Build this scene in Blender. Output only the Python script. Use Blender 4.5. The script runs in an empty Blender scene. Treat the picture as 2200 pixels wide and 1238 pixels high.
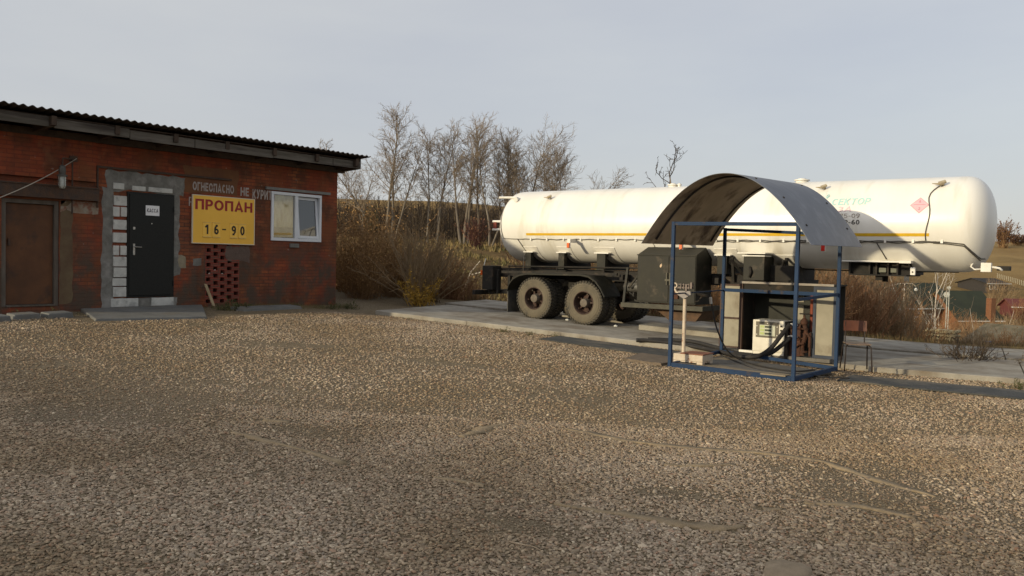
import bpy, bmesh, math, random
import numpy as np
from math import sin, cos, pi, radians, sqrt, atan2, hypot, exp
from mathutils import Vector, Matrix, noise as mnoise

S = bpy.context.scene
COL = S.collection

# ------------------------------------------------------------------ camera
cam_d = bpy.data.cameras.new('camera')
cam = bpy.data.objects.new('camera', cam_d); COL.objects.link(cam)
S.camera = cam
cam_d.sensor_width = 36; cam_d.lens = 36*1821/2200.
cam_d.clip_start = .1; cam_d.clip_end = 6000
YAW, PITCH, ROLL = radians(36.8), radians(-2.0), radians(1.3)
f_ = Vector((-sin(YAW)*cos(PITCH), cos(YAW)*cos(PITCH), sin(PITCH)))
r0 = Vector((cos(YAW), sin(YAW), 0)); u0 = r0.cross(f_)
r_ = r0*cos(ROLL)+u0*sin(ROLL); u_ = -r0*sin(ROLL)+u0*cos(ROLL)
cam.matrix_world = Matrix(((r_.x, u_.x, -f_.x, 0), (r_.y, u_.y, -f_.y, 0), (r_.z, u_.z, -f_.z, 1.72), (0, 0, 0, 1)))

# ------------------------------------------------------------------ light
S.view_settings.view_transform = 'Standard'
S.view_settings.look = 'None'
S.view_settings.gamma = 1
S.view_settings.exposure = 0.35
SUN_AZ, SUN_EL = radians(17.8), radians(12)      # the light travels towards this heading (from +Y to +X)
sd = Vector((sin(SUN_AZ)*cos(SUN_EL), cos(SUN_AZ)*cos(SUN_EL), -sin(SUN_EL)))
sl = bpy.data.lights.new('sun', 'SUN'); sl.energy = 3.0; sl.angle = radians(.9); sl.color = (1, .85, .58)
so = bpy.data.objects.new('sun', sl); COL.objects.link(so)
so.rotation_euler = sd.to_track_quat('-Z', 'Y').to_euler(); so.location = (-30, -60, 30)
W = bpy.data.worlds.new('World'); S.world = W; W.use_nodes = True
wt = W.node_tree; wt.nodes.clear()
def wn(t, **k):
    n = wt.nodes.new(t)
    for a, b in k.items(): setattr(n, a, b)
    return n
sky = wn('ShaderNodeTexSky', sky_type='NISHITA', sun_disc=False, sun_elevation=SUN_EL)
sky.sun_rotation = atan2(-sd.x, -sd.y)
sky.air_density = 1.0; sky.dust_density = 2.0; sky.ozone_density = 1.5
tc = wn('ShaderNodeTexCoord'); mp = wn('ShaderNodeMapping'); mp.inputs['Scale'].default_value = (1.2, 1.2, 4.5)
mp.inputs['Rotation'].default_value = (0, 0, .7)
ns = wn('ShaderNodeTexNoise'); ns.inputs['Scale'].default_value = 1.0; ns.inputs['Detail'].default_value = 6; ns.inputs['Roughness'].default_value = .55
rp = wn('ShaderNodeValToRGB'); rp.color_ramp.elements[0].position = .22; rp.color_ramp.elements[1].position = .78
rp.color_ramp.elements[0].color = (2.80, 2.84, 3.14, 1); rp.color_ramp.elements[1].color = (3.75, 3.72, 3.62, 1)
mx = wn('ShaderNodeMix', data_type='RGBA'); mx.inputs[0].default_value = .8
bg = wn('ShaderNodeBackground'); bg.inputs[1].default_value = .147
wo = wn('ShaderNodeOutputWorld')
L = wt.links.new
L(tc.outputs['Generated'], mp.inputs['Vector']); L(mp.outputs[0], ns.inputs['Vector']); L(ns.outputs[0], rp.inputs[0])
# thin cloud glows brighter around the low sun, behind the photographer
dt = wn('ShaderNodeVectorMath', operation='DOT_PRODUCT'); dt.inputs[1].default_value = (-sd.x, -sd.y, -sd.z)
nrm = wn('ShaderNodeVectorMath', operation='NORMALIZE'); L(tc.outputs['Generated'], nrm.inputs[0]); L(nrm.outputs[0], dt.inputs[0])
mxx = wn('ShaderNodeMath', operation='MAXIMUM'); L(dt.outputs['Value'], mxx.inputs[0]); mxx.inputs[1].default_value = 0
pw = wn('ShaderNodeMath', operation='POWER'); L(mxx.outputs[0], pw.inputs[0]); pw.inputs[1].default_value = 3
glw = wn('ShaderNodeMath', operation='MULTIPLY_ADD'); L(pw.outputs[0], glw.inputs[0]); glw.inputs[1].default_value = 2.2; glw.inputs[2].default_value = 1
vsx = wn('ShaderNodeVectorMath', operation='SCALE'); L(rp.outputs[0], vsx.inputs[0]); L(glw.outputs[0], vsx.inputs['Scale'])
L(sky.outputs[0], mx.inputs[6]); L(vsx.outputs[0], mx.inputs[7]); L(mx.outputs[2], bg.inputs[0]); L(bg.outputs[0], wo.inputs[0])

# ------------------------------------------------------------------ materials
MATS = {}
def mat(name, c1, c2=None, rough=.8, scale=6., spec=.3, metal=0., bump=0., bscale=None, c3=None, s3=1.5, p3=(.5, .65), detail=5, stretch=None, emit=None):
    if name in MATS: return MATS[name]
    m = bpy.data.materials.new(name); m.use_nodes = True; t = m.node_tree; N = t.nodes; K = t.links.new
    b = N['Principled BSDF']; b.inputs['Roughness'].default_value = rough
    b.inputs['Specular IOR Level'].default_value = spec; b.inputs['Metallic'].default_value = metal
    tcn = N.new('ShaderNodeTexCoord'); src = tcn.outputs['Object']
    if stretch:
        mm = N.new('ShaderNodeMapping'); mm.inputs['Scale'].default_value = stretch; K(src, mm.inputs[0]); src = mm.outputs[0]
    c2 = c2 or tuple(v*.7 for v in c1)
    n1 = N.new('ShaderNodeTexNoise'); n1.inputs['Scale'].default_value = scale; n1.inputs['Detail'].default_value = detail; n1.inputs['Roughness'].default_value = .62
    K(src, n1.inputs['Vector'])
    r = N.new('ShaderNodeValToRGB'); r.color_ramp.elements[0].position = .35; r.color_ramp.elements[1].position = .66
    r.color_ramp.elements[0].color = (*c1, 1); r.color_ramp.elements[1].color = (*c2, 1)
    K(n1.outputs[0], r.inputs[0]); out = r.outputs[0]
    if c3:
        n3 = N.new('ShaderNodeTexNoise'); n3.inputs['Scale'].default_value = s3; n3.inputs['Detail'].default_value = 7; n3.inputs['Roughness'].default_value = .6
        K(src, n3.inputs['Vector'])
        q = N.new('ShaderNodeMapRange'); q.inputs[1].default_value = p3[0]; q.inputs[2].default_value = p3[1]; K(n3.outputs[0], q.inputs[0])
        x = N.new('ShaderNodeMix'); x.data_type = 'RGBA'; K(q.outputs[0], x.inputs[0]); K(out, x.inputs[6]); x.inputs[7].default_value = (*c3, 1); out = x.outputs[2]
    K(out, b.inputs['Base Color'])
    if bump:
        nb = N.new('ShaderNodeTexNoise'); nb.inputs['Scale'].default_value = bscale or scale*4; nb.inputs['Detail'].default_value = 4; K(src, nb.inputs['Vector'])
        bb = N.new('ShaderNodeBump'); bb.inputs['Strength'].default_value = bump; bb.inputs['Distance'].default_value = .02
        K(nb.outputs[0], bb.inputs['Height']); K(bb.outputs[0], b.inputs['Normal'])
    if emit:
        b.inputs['Emission Color'].default_value = (*emit[:3], 1); b.inputs['Emission Strength'].default_value = emit[3]
    MATS[name] = m
    return m

def brick_mat(name, b1, b2, mortar, paint=None, swap='YZ', bs=(.25, .075), grime=True):
    if name in MATS: return MATS[name]
    m = bpy.data.materials.new(name); m.use_nodes = True; t = m.node_tree; N = t.nodes; K = t.links.new
    b = N['Principled BSDF']; b.inputs['Roughness'].default_value = .85; b.inputs['Specular IOR Level'].default_value = .2
    tcn = N.new('ShaderNodeTexCoord'); sp = N.new('ShaderNodeSeparateXYZ'); K(tcn.outputs['Object'], sp.inputs[0])
    ad = N.new('ShaderNodeMath'); ad.operation = 'ADD'; K(sp.outputs[0], ad.inputs[0]); K(sp.outputs[1], ad.inputs[1])
    cb = N.new('ShaderNodeCombineXYZ'); K(ad.outputs[0], cb.inputs[0]); K(sp.outputs[2], cb.inputs[1])
    br = N.new('ShaderNodeTexBrick'); K(cb.outputs[0], br.inputs['Vector'])
    br.inputs['Scale'].default_value = 1; br.inputs['Brick Width'].default_value = bs[0]; br.inputs['Row Height'].default_value = bs[1]
    br.inputs['Mortar Size'].default_value = .008; br.inputs['Mortar Smooth'].default_value = .3; br.inputs['Bias'].default_value = -.1
    br.inputs['Color1'].default_value = (*b1, 1); br.inputs['Color2'].default_value = (*b2, 1); br.inputs['Mortar'].default_value = (*mortar, 1)
    out = br.outputs['Color']
    def nz(scale, lo, hi, vec=tcn.outputs['Object'], det=8):
        n = N.new('ShaderNodeTexNoise'); n.inputs['Scale'].default_value = scale; n.inputs['Detail'].default_value = det; n.inputs['Roughness'].default_value = .6
        K(vec, n.inputs['Vector']); q = N.new('ShaderNodeMapRange'); q.inputs[1].default_value = lo; q.inputs[2].default_value = hi; K(n.outputs[0], q.inputs[0]); return q.outputs[0]
    def mix(fac, a, c, mul=None):
        x = N.new('ShaderNodeMix'); x.data_type = 'RGBA'
        if mul is not None:
            mm = N.new('ShaderNodeMath'); mm.operation = 'MULTIPLY'; K(fac, mm.inputs[0])
            if isinstance(mul, float): mm.inputs[1].default_value = mul
            else: K(mul, mm.inputs[1])
            fac = mm.outputs[0]
        K(fac, x.inputs[0]); K(a, x.inputs[6]); x.inputs[7].default_value = (*c, 1); return x.outputs[2]
    def zr(a, c, o=2):
        q = N.new('ShaderNodeMapRange'); q.inputs[1].default_value = a; q.inputs[2].default_value = c; K(sp.outputs[o], q.inputs[0]); return q.outputs[0]
    if paint:
        # red paint with bricks ghosting through, worn off low down and in patches
        a = nz(1.1, .36, .50); out = mix(a, out, paint, .66)
        out = mix(nz(.8, .48, .60), out, (.17, .065, .028), .75); out = mix(nz(1.9, .47, .62), out, (.08, .04, .024), .75); out = mix(nz(3.7, .58, .68), out, (.24, .10, .05), .5)
        low = zr(1.9, .9)
        out = mix(nz(2.2, .42, .58), out, (.085, .058, .042), low)
        # bare, dirty patch of unpainted brick below the window
        ya = zr(12.1, 12.5, 1); yb = zr(13.75, 13.4, 1); za = zr(2.05, 1.75)
        m1 = N.new('ShaderNodeMath'); m1.operation = 'MULTIPLY'; K(ya, m1.inputs[0]); K(yb, m1.inputs[1])
        m2 = N.new('ShaderNodeMath'); m2.operation = 'MULTIPLY'; K(m1.outputs[0], m2.inputs[0]); K(za, m2.inputs[1])
        out = mix(nz(1.7, .3, .42), out, (.10, .055, .04), m2.outputs[0])
        out = mix(nz(9, .66, .72), out, (.33, .30, .26), .5)
        vm = N.new('ShaderNodeMapping'); vm.inputs['Scale'].default_value = (5, 5, .35); K(tcn.outputs['Object'], vm.inputs[0])
        out = mix(nz(1.2, .55, .75, vm.outputs[0]), out, (.06, .035, .025), .45)
    if grime: out = mix(nz(5, .5, .8), out, tuple(v*.5 for v in b1), .6)
    K(out, b.inputs['Base Color'])
    bp = N.new('ShaderNodeBump'); bp.inputs['Strength'].default_value = .55; bp.inputs['Distance'].default_value = .012; bp.invert = True
    K(br.outputs['Fac'], bp.inputs['Height']); K(bp.outputs[0], b.inputs['Normal'])
    MATS[name] = m
    return m

# ------------------------------------------------------------------ mesh helper
class MB:
    def __init__(s): s.v = []; s.f = []
    def add(s, vs, fs):
        o = len(s.v); s.v += [tuple(v) for v in vs]; s.f += [tuple(i+o for i in f) for f in fs]; return s
    def box(s, x0, x1, y0, y1, z0, z1):
        v = [(x, y, z) for z in (z0, z1) for y in (y0, y1) for x in (x0, x1)]
        return s.add(v, [(0, 2, 3, 1), (4, 5, 7, 6), (0, 1, 5, 4), (2, 6, 7, 3), (0, 4, 6, 2), (1, 3, 7, 5)])
    def hexa(s, v):   # 8 corners: bottom 4 ccw, top 4 ccw
        return s.add(v, [(3, 2, 1, 0), (4, 5, 6, 7), (0, 1, 5, 4), (1, 2, 6, 5), (2, 3, 7, 6), (3, 0, 4, 7)])
    def obox(s, c, ax, ay, az):  # centre and three half vectors
        c, ax, ay, az = map(Vector, (c, ax, ay, az))
        return s.hexa([c-ax-ay-az, c+ax-ay-az, c+ax+ay-az, c-ax+ay-az, c-ax-ay+az, c+ax-ay+az, c+ax+ay+az, c-ax+ay+az])
    def bar(s, a, b, w, h=None):  # square bar
        a, b = Vector(a), Vector(b); d = (b-a); h = h or w
        up = Vector((0, 0, 1)) if abs(d.normalized().z) < .9 else Vector((0, 1, 0))
        q = d.cross(up).normalized(); n = q.cross(d).normalized()
        return s.obox((a+b)/2, d/2, q*w/2, n*h/2)
    def tube(s, pts, r, n=6, caps=True):
        pts = [Vector(p) for p in pts]; k = len(pts)
        rs = r if isinstance(r, (list, tuple)) else [r]*k
        d0 = (pts[1]-pts[0]).normalized()
        q = d0.orthogonal().normalized(); o = len(s.v); vs = []
        for i, p in enumerate(pts):
            d = (pts[min(i+1, k-1)]-pts[max(i-1, 0)]).normalized()
            q = (q-d*q.dot(d)); q = q.normalized() if q.length > 1e-6 else d.orthogonal().normalized(); w = d.cross(q)
            for j in range(n):
                a = 2*pi*j/n; vs.append(p+(q*cos(a)+w*sin(a))*rs[i])
        fs = [(i*n+j, i*n+(j+1) % n, (i+1)*n+(j+1) % n, (i+1)*n+j) for i in range(k-1) for j in range(n)]
        if caps: fs += [tuple(range(n))[::-1], tuple((k-1)*n+j for j in range(n))]
        return s.add(vs, fs)
    def cyl(s, a, b, r, n=16, r2=None): return s.tube([a, b], [r, r2 if r2 is not None else r], n)
    def lathe(s, prof, axis='Y', c=(0, 0, 0), n=40, close=False):  # prof: (along, radius)
        vs = []
        for (t, r) in prof:
            for j in range(n):
                a = 2*pi*j/n
                if axis == 'Y': vs.append((c[0]+r*cos(a), c[1]+t, c[2]+r*sin(a)))
                elif axis == 'X': vs.append((c[0]+t, c[1]+r*cos(a), c[2]+r*sin(a)))
                else: vs.append((c[0]+r*cos(a), c[1]+r*sin(a), c[2]+t))
        k = len(prof); m = k if close else k-1
        return s.add(vs, [(i*n+j, i*n+(j+1) % n, ((i+1) % k)*n+(j+1) % n, ((i+1) % k)*n+j) for i in range(m) for j in range(n)])
    def build(s, name, m, parent=None, smooth=False, bevel=0, loc=None):
        base = Vector((0, 0, 0))
        if parent is not None:
            p = parent
            while p is not None: base += p.location; p = p.parent
        if loc is not None: base = base+Vector(loc)
        me = bpy.data.meshes.new(name)
        vs = s.v if base.length == 0 else [(v[0]-base.x, v[1]-base.y, v[2]-base.z) for v in s.v]
        me.from_pydata(vs, [], s.f)
        bm = bmesh.new(); bm.from_mesh(me); bmesh.ops.recalc_face_normals(bm, faces=bm.faces)
        if bevel:
            es = [e for e in bm.edges if len(e.link_faces) == 2 and e.calc_face_angle(0) > .6]
            bmesh.ops.bevel(bm, geom=es, offset=bevel, segments=2, affect='EDGES', profile=.6)
        bm.to_mesh(me); bm.free()
        if smooth is True: me.polygons.foreach_set('use_smooth', [True]*len(me.polygons))
        elif smooth:
            me.polygons.foreach_set('use_smooth', [True]*len(me.polygons)); me.set_sharp_from_angle(angle=smooth)
        me.materials.append(m)
        o = bpy.data.objects.new(name, me); COL.objects.link(o)
        if parent is not None: o.parent = parent
        if loc is not None: o.location = loc
        return o

def tag(o, label=None, cat=None, group=None, kind=None):
    if label: o['label'] = label
    if cat: o['category'] = cat
    if group: o['group'] = group
    if kind: o['kind'] = kind
    return o
def thing(name, loc, label, cat, group=None):
    o = bpy.data.objects.new(name, None); COL.objects.link(o); o.location = loc; o.empty_display_size = .2
    return tag(o, label, cat, group)
def copy_tree(o, parent=None):
    c = o.copy(); COL.objects.link(c)
    if parent is not None: c.parent = parent
    for ch in list(o.children): copy_tree(ch, c)
    return c

def glyph(ch, t):   # strokes (polyline, closed) of a plain block letter, height 1; returns width too
    i = t/2
    def arc(cx, cy, rx, ry, a0, a1, n=14): return [(cx+rx*cos(radians(a0+(a1-a0)*k/n)), cy+ry*sin(radians(a0+(a1-a0)*k/n))) for k in range(n+1)]
    w = {'О': .78, '0': .56, 'С': .70, 'Т': .66, 'Г': .56, 'Е': .58, 'Р': .62, 'Ь': .60, 'А': .76, 'К': .68, 'З': .60, '-': .36, '1': .36, 'И': .72, 'У': .68}.get(ch, .56 if ch.isdigit() else .70)
    V = lambda x: ([(x, 0), (x, 1)], 0)
    if ch in 'О0': g_ = [(arc(w/2, .5, w/2-i, .5-i, 0, 360, 26)[:-1], 1)]
    elif ch == 'П': g_ = [([(i, 0), (i, 1-i), (w-i, 1-i), (w-i, 0)], 0)]
    elif ch == 'Р': g_ = [V(i), ([(t*.9, 1-i)]+arc(w-i-.2, .72-i/2, .2, .28-i/2, 90, -90, 10)+[(t*.9, .44)], 0)]
    elif ch == 'Ь': g_ = [V(i), ([(t*.9, .56)]+arc(w-i-.2, .28+i/2, .2, .28-i/2, 90, -90, 10)+[(t*.9, i)], 0)]
    elif ch == 'А': g_ = [([(i*.9, 0), (w/2, 1-i*.8), (w-i*.9, 0)], 0), ([(w*.24, .27), (w*.76, .27)], 0)]
    elif ch == 'Н': g_ = [V(i), V(w-i), ([(t*.9, .5), (w-t*.9, .5)], 0)]
    elif ch == 'К': g_ = [V(i), ([(w-i, 1), (t+.06, .5), (w-i, 0)], 0)]
    elif ch == 'С': g_ = [(arc(w/2+i*.3, .5, w/2-i, .5-i, 48, 312, 20), 0)]
    elif ch == 'Г': g_ = [([(i, 0), (i, 1-i), (w, 1-i)], 0)]
    elif ch == 'Е': g_ = [([(w, 1-i), (i, 1-i), (i, i), (w, i)], 0), ([(t*.9, .51), (w*.9, .51)], 0)]
    elif ch == 'И': g_ = [V(i), V(w-i), ([(i, .06), (w-i, .94)], 0)]
    elif ch == 'У': g_ = [([(i, 1), (w/2, .40)], 0), ([(w-i, 1), (w*.52, .36), (w*.38, .06+i), (w*.12, i)], 0)]
    elif ch == 'Т': g_ = [([(0, 1-i), (w, 1-i)], 0), ([(w/2, 0), (w/2, 1-t*.9)], 0)]
    elif ch == 'З': g_ = [(arc(w*.45, .74-i/3, w*.45-i*.6, .26-i*.6, 140, -90, 12), 0), (arc(w*.45, .27+i/6, w*.5-i*.6, .27-i*.8, 90, -145, 12), 0)]
    elif ch == '1': g_ = [([(w-i, 0), (w-i, 1)], 0), ([(0, .70), (w-t*.8, .93)], 0)]
    elif ch in '69':
        g_ = [(arc(w/2, .31, w/2-i, .31-i, 0, 360, 20)[:-1], 1), ([(w*.80, 1-i), (w*.52, .93), (w*.22, .66), (i, .34)], 0)]
        if ch == '9': g_ = [([(w-x, 1-y) for x, y in p], c) for p, c in g_]
    elif ch == '7': g_ = [([(0, 1-i), (w-i, 1-i), (w*.34, 0)], 0)]
    elif ch == '5': g_ = [([(w*.92, 1-i), (i*1.6, 1-i), (i*1.2, .54)]+arc(w/2-.01, .33, w/2-i, .33-i, 125, -150, 14), 0)]
    elif ch == '2': g_ = [(arc(w/2, .70, w/2-i, .30-i, 165, -25, 12)+[(i, i), (w, i)], 0)]
    elif ch == '-': g_ = [([(.02, .42), (w-.02, .42)], 0)]
    else: g_ = []
    return g_, w
def letter(mb, body, fn, bold=0., shear=0.):
    t = .10+bold*3; x = 0; items = []
    for ch in body:
        gs, w = glyph(ch, t); items.append((gs, x)); x += w+.11
    tot = x-.11
    c = Vector(fn(.5, .5)); out = (Vector(fn(.6, .5))-c).cross(Vector(fn(.5, .6))-c).normalized()
    if out.dot(Vector((0, 0, 1.72))-c) < 0: out = -out
    for gs, x0 in items:
        for k, (p, closed) in enumerate(gs):
            n = len(p); vs = []; P = [Vector(q) for q in p]
            for q in range(n):
                a = P[(q-1) % n] if closed or q > 0 else None; b = P[(q+1) % n] if closed or q < n-1 else None
                d1 = (P[q]-a).normalized() if a is not None else (b-P[q]).normalized(); d2 = (b-P[q]).normalized() if b is not None else d1
                n1 = Vector((-d1.y, d1.x)); n2 = Vector((-d2.y, d2.x)); m = (n1+n2); m = m.normalized() if m.length > 1e-4 else n1
                h = t/2/max(.45, m.dot(n1))
                for sg in (1, -1):
                    v = P[q]+m*h*sg; vs.append(Vector(fn((x0+v.x+shear*v.y*.5)/tot, v.y))+out*(.0012*k))
            rng_ = range(n if closed else n-1)
            mb.add(vs, [(2*q, 2*q+1, (2*q+3) % (2*n), (2*q+2) % (2*n)) for q in rng_])
    return mb

# ------------------------------------------------------------------ terrain
def g(x):
    t = -x-4.0
    return .045*(t+sqrt(t*t+2.0))/2
def sst(a, b, v):
    t = min(1, max(0, (v-a)/(b-a))); return t*t*(3-2*t)
FH = (-sin(YAW), cos(YAW)); RH = (cos(YAW), sin(YAW))
def at(az, D):   # bearing tangent and depth from where the photographer stood
    return (FH[0]*D+RH[0]*az*D, FH[1]*D+RH[1]*az*D)
TD = [0, 18, 22, 26, 32, 45, 62, 80, 100, 120, 150, 200, 260, 350, 600, 1500, 4000]
TL = [.4, .4, .35, .0, -.9, -1.0, .1, 1.3, 2.6, 3.7, 5.6, 14.7, 16, 16, 16, 14, 10]
TM = [.1, .1, -.2, -.8, -1.6, -2.6, -3., -3., -2.0, .5, 4.0, 9, 13, 14, 14, 12, 10]
TR = [0, 0, -.35, -.9, -2.0, -4.0, -5.5, -6.8, -7.4, -6.0, -2.6, 4.4, 10.0, 10.6, 10.6, 10, 9]
def edge(x): return 21.35+.215*(x+2)
def ground(x, y):
    D = FH[0]*x+FH[1]*y; Lt = RH[0]*x+RH[1]*y
    base = g(max(x, -30)) - .07*sst(12.0, 13.6, y)
    d = y-edge(x)
    if d <= 0: return base
    az = Lt/max(D, 5)
    w1 = sst(-.1, .25, az); w2 = sst(.25, .55, az)
    t = np.interp(D, TD, TL)*(1-w1)+np.interp(D, TD, TM)*w1
    t = t*(1-w2)+np.interp(D, TD, TR)*w2
    t += .25*mnoise.noise(Vector((x*.13, y*.13, 0)))*sst(0, 8, d)+1.2*mnoise.noise(Vector((x*.011, y*.011, 4)))*sst(60, 200, D)
    k = sst(0, 5, d)
    return base*(1-k)+t*k

def axis_coords(lo, hi, fine, far):
    a = [lo]; 
    while a[-1] < hi: a.append(a[-1]+fine)
    st = fine; x = a[-1]; up = []
    while x < far: st *= 1.11; x += st; up.append(x)
    st = fine; x = lo; dn = []
    while x > -far: st *= 1.11; x -= st; dn.append(x)
    return dn[::-1]+a+up
XS = axis_coords(-20, 6, .3, 3000); YS = axis_coords(-2, 34, .3, 3000)
gb = MB(); nx = len(XS)
gb.v = [(x, y, ground(x, y)) for y in YS for x in XS]
gb.f = [(j*nx+i, j*nx+i+1, (j+1)*nx+i+1, (j+1)*nx+i) for j in range(len(YS)-1) for i in range(nx-1)]

def ground_material():
    m = bpy.data.materials.new('ground_earth'); m.use_nodes = True; t = m.node_tree; N = t.nodes; K = t.links.new
    b = N['Principled BSDF']; b.inputs['Roughness'].default_value = .95; b.inputs['Specular IOR Level'].default_value = .1
    tcn = N.new('ShaderNodeTexCoord'); O = tcn.outputs['Object']
    def nz(scale, det=6, rough=.6):
        n = N.new('ShaderNodeTexNoise'); n.inputs['Scale'].default_value = scale; n.inputs['Detail'].default_value = det; n.inputs['Roughness'].default_value = rough; K(O, n.inputs[0]); return n.outputs[0]
    def ramp(src, *st):
        r = N.new('ShaderNodeValToRGB'); e = r.color_ramp.elements
        e[0].position = st[0][0]; e[0].color = (*st[0][1], 1); e[1].position = st[-1][0]; e[1].color = (*st[-1][1], 1)
        for p, c in st[1:-1]: q = e.new(p); q.color = (*c, 1)
        K(src, r.inputs[0]); return r.outputs[0]
    def mix(f, a, c):
        x = N.new('ShaderNodeMix'); x.data_type = 'RGBA'; K(f, x.inputs[0]); K(a, x.inputs[6]); K(c, x.inputs[7]); return x.outputs[2]
    vo = N.new('ShaderNodeTexVoronoi'); vo.inputs['Scale'].default_value = 90; K(O, vo.inputs['Vector'])
    bw = N.new('ShaderNodeRGBToBW'); K(vo.outputs['Color'], bw.inputs[0])
    grit = ramp(bw.outputs[0], (.2, (.095, .072, .044)), (.5, (.17, .132, .085)), (.8, (.27, .22, .15)))
    dirt = ramp(nz(3.5, 9), (.35, (.135, .10, .055)), (.65, (.205, .158, .095)))
    yard = mix(ramp(nz(1.2), (.45, (.9, .9, .9)), (.62, (.5, .5, .5))), dirt, grit)
    grass = ramp(nz(.5, 12, .75), (.3, (.055, .045, .017)), (.48, (.12, .078, .03)), (.62, (.19, .12, .05)), (.75, (.085, .08, .026)))
    field = ramp(nz(.03, 12, .7), (.35, (.17, .105, .04)), (.55, (.26, .175, .07)), (.7, (.15, .10, .04)))
    at1 = N.new('ShaderNodeAttribute'); at1.attribute_name = 'wild'
    at2 = N.new('ShaderNodeAttribute'); at2.attribute_name = 'far'
    c = mix(at2.outputs['Fac'], grass, field)
    c = mix(at1.outputs['Fac'], yard, c)
    K(c, b.inputs['Base Color'])
    hb = N.new('ShaderNodeMath'); hb.operation = 'ADD'; K(vo.outputs['Distance'], hb.inputs[0]); K(nz(18), hb.inputs[1])
    bp = N.new('ShaderNodeBump'); bp.inputs['Strength'].default_value = .6; bp.inputs['Distance'].default_value = .02
    K(hb.outputs[0], bp.inputs['Height']); K(bp.outputs[0], b.inputs['Normal'])
    return m
go = gb.build('ground', ground_material(), smooth=True)
tag(go, kind='structure')
aw = go.data.attributes.new('wild', 'FLOAT', 'POINT'); af = go.data.attributes.new('far', 'FLOAT', 'POINT')
vals = []; vf = []
for v in gb.v:
    x, y = v[0], v[1]; D = FH[0]*x+FH[1]*y
    vals.append(max(sst(-.6, 1.2, y-edge(x)), sst(40, 60, hypot(x, y)), sst(-20, -23, x)))
    vf.append(sst(120, 210, D+25*mnoise.noise(Vector((x*.02, y*.02, 1)))))
aw.data.foreach_set('value', vals); af.data.foreach_set('value', vf)
del gb

# ------------------------------------------------------------------ loose gravel (stuff)
rng = np.random.default_rng(7)
RIB = [  # trodden strips where sheet or hard earth shows through: (points, half width)
    ([(-3.23, 4.86), (-3.0, 4.91), (-2.78, 4.98), (-2.53, 5.03), (-2.31, 5.07), (-2.1, 5.16), (-2.04, 5.3)], [.01, .03, .05, .07, .08, .07, .02]),
    ([(-4.6, 6.98), (-4.28, 7.02), (-3.88, 7.0), (-3.53, 7.06), (-3.07, 7.26), (-2.7, 7.44), (-2.23, 7.53), (-1.64, 7.14), (-1.2, 6.95)], [.01, .05, .06, .05, .05, .05, .05, .06, .01]),
    ([(-5.0, 5.95), (-5.02, 6.2), (-5.09, 6.48), (-5.04, 6.75)], [.03, .09, .07, .02]),
    ([(-6.43, 4.51), (-6.08, 4.54), (-5.8, 4.57), (-5.63, 4.58), (-5.03, 4.56)], [.03, .08, .03, .02, .06]),
    ([(-3.16, 6.4), (-2.94, 6.59), (-2.73, 6.85)], [.02, .05, .02]),
    ([(-2.08, 5.76), (-1.97, 5.83)], [.06, .03]),
    ([(-1.9, 6.1), (-1.6, 6.3), (-1.2, 6.25)], [.02, .06, .02]),
    ([(-6.65, 5.0), (-6.45, 5.15)], [.06, .04]),
    ([(-4.27, 4.77), (-4.07, 4.85), (-3.87, 4.88)], [.02, .03, .02]),
]
def rib_dist(X, Y):
    best = np.full(X.shape, 9.)
    for pts, ws in RIB:
        for i in range(len(pts)-1):
            a = np.array(pts[i]); b = np.array(pts[i+1]); d = b-a; t = np.clip(((X-a[0])*d[0]+(Y-a[1])*d[1])/(d@d), 0, 1)
            w = ws[i]*(1-t)+ws[i+1]*t
            best = np.minimum(best, np.hypot(X-a[0]-d[0]*t, Y-a[1]-d[1]*t)-w)
    return best
def patches(X, Y):
    s = np.zeros(X.shape)
    for cx, cy, rx, ry, k, an in [(-7.6, 4.4, 1.5, .9, 1.0, -.2), (-6.1, 4.95, .7, .25, .8, .3), (-2.65, 5.75, .42, .22, 1.0, .5), (-3.1, 4.35, .35, .12, .9, 0), (-1.0, 7.0, 1.7, 1.1, .75, -.1),
                                (-11, 8.2, 2.6, .30, .75, .55), (-9, 8.9, 3.5, .25, .7, .3), (-4.5, 8.0, 2.4, .2, .6, -.25), (-7, 6.3, 1.8, .16, .6, .3), (-.6, 8.8, 2.2, .5, .55, -.1), (-5.5, 8.6, 2.5, .25, .35, .1), (-13.6, 8.3, 1.6, .5, .6, .7)]:
        dx = X-cx; dy = Y-cy; u = (dx*cos(an)+dy*sin(an))/rx; v = (-dx*sin(an)+dy*cos(an))/ry
        s = np.maximum(s, k*np.clip(1.4-np.hypot(u, v), 0, 1))
    return s
PX = []; PS = []
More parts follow.
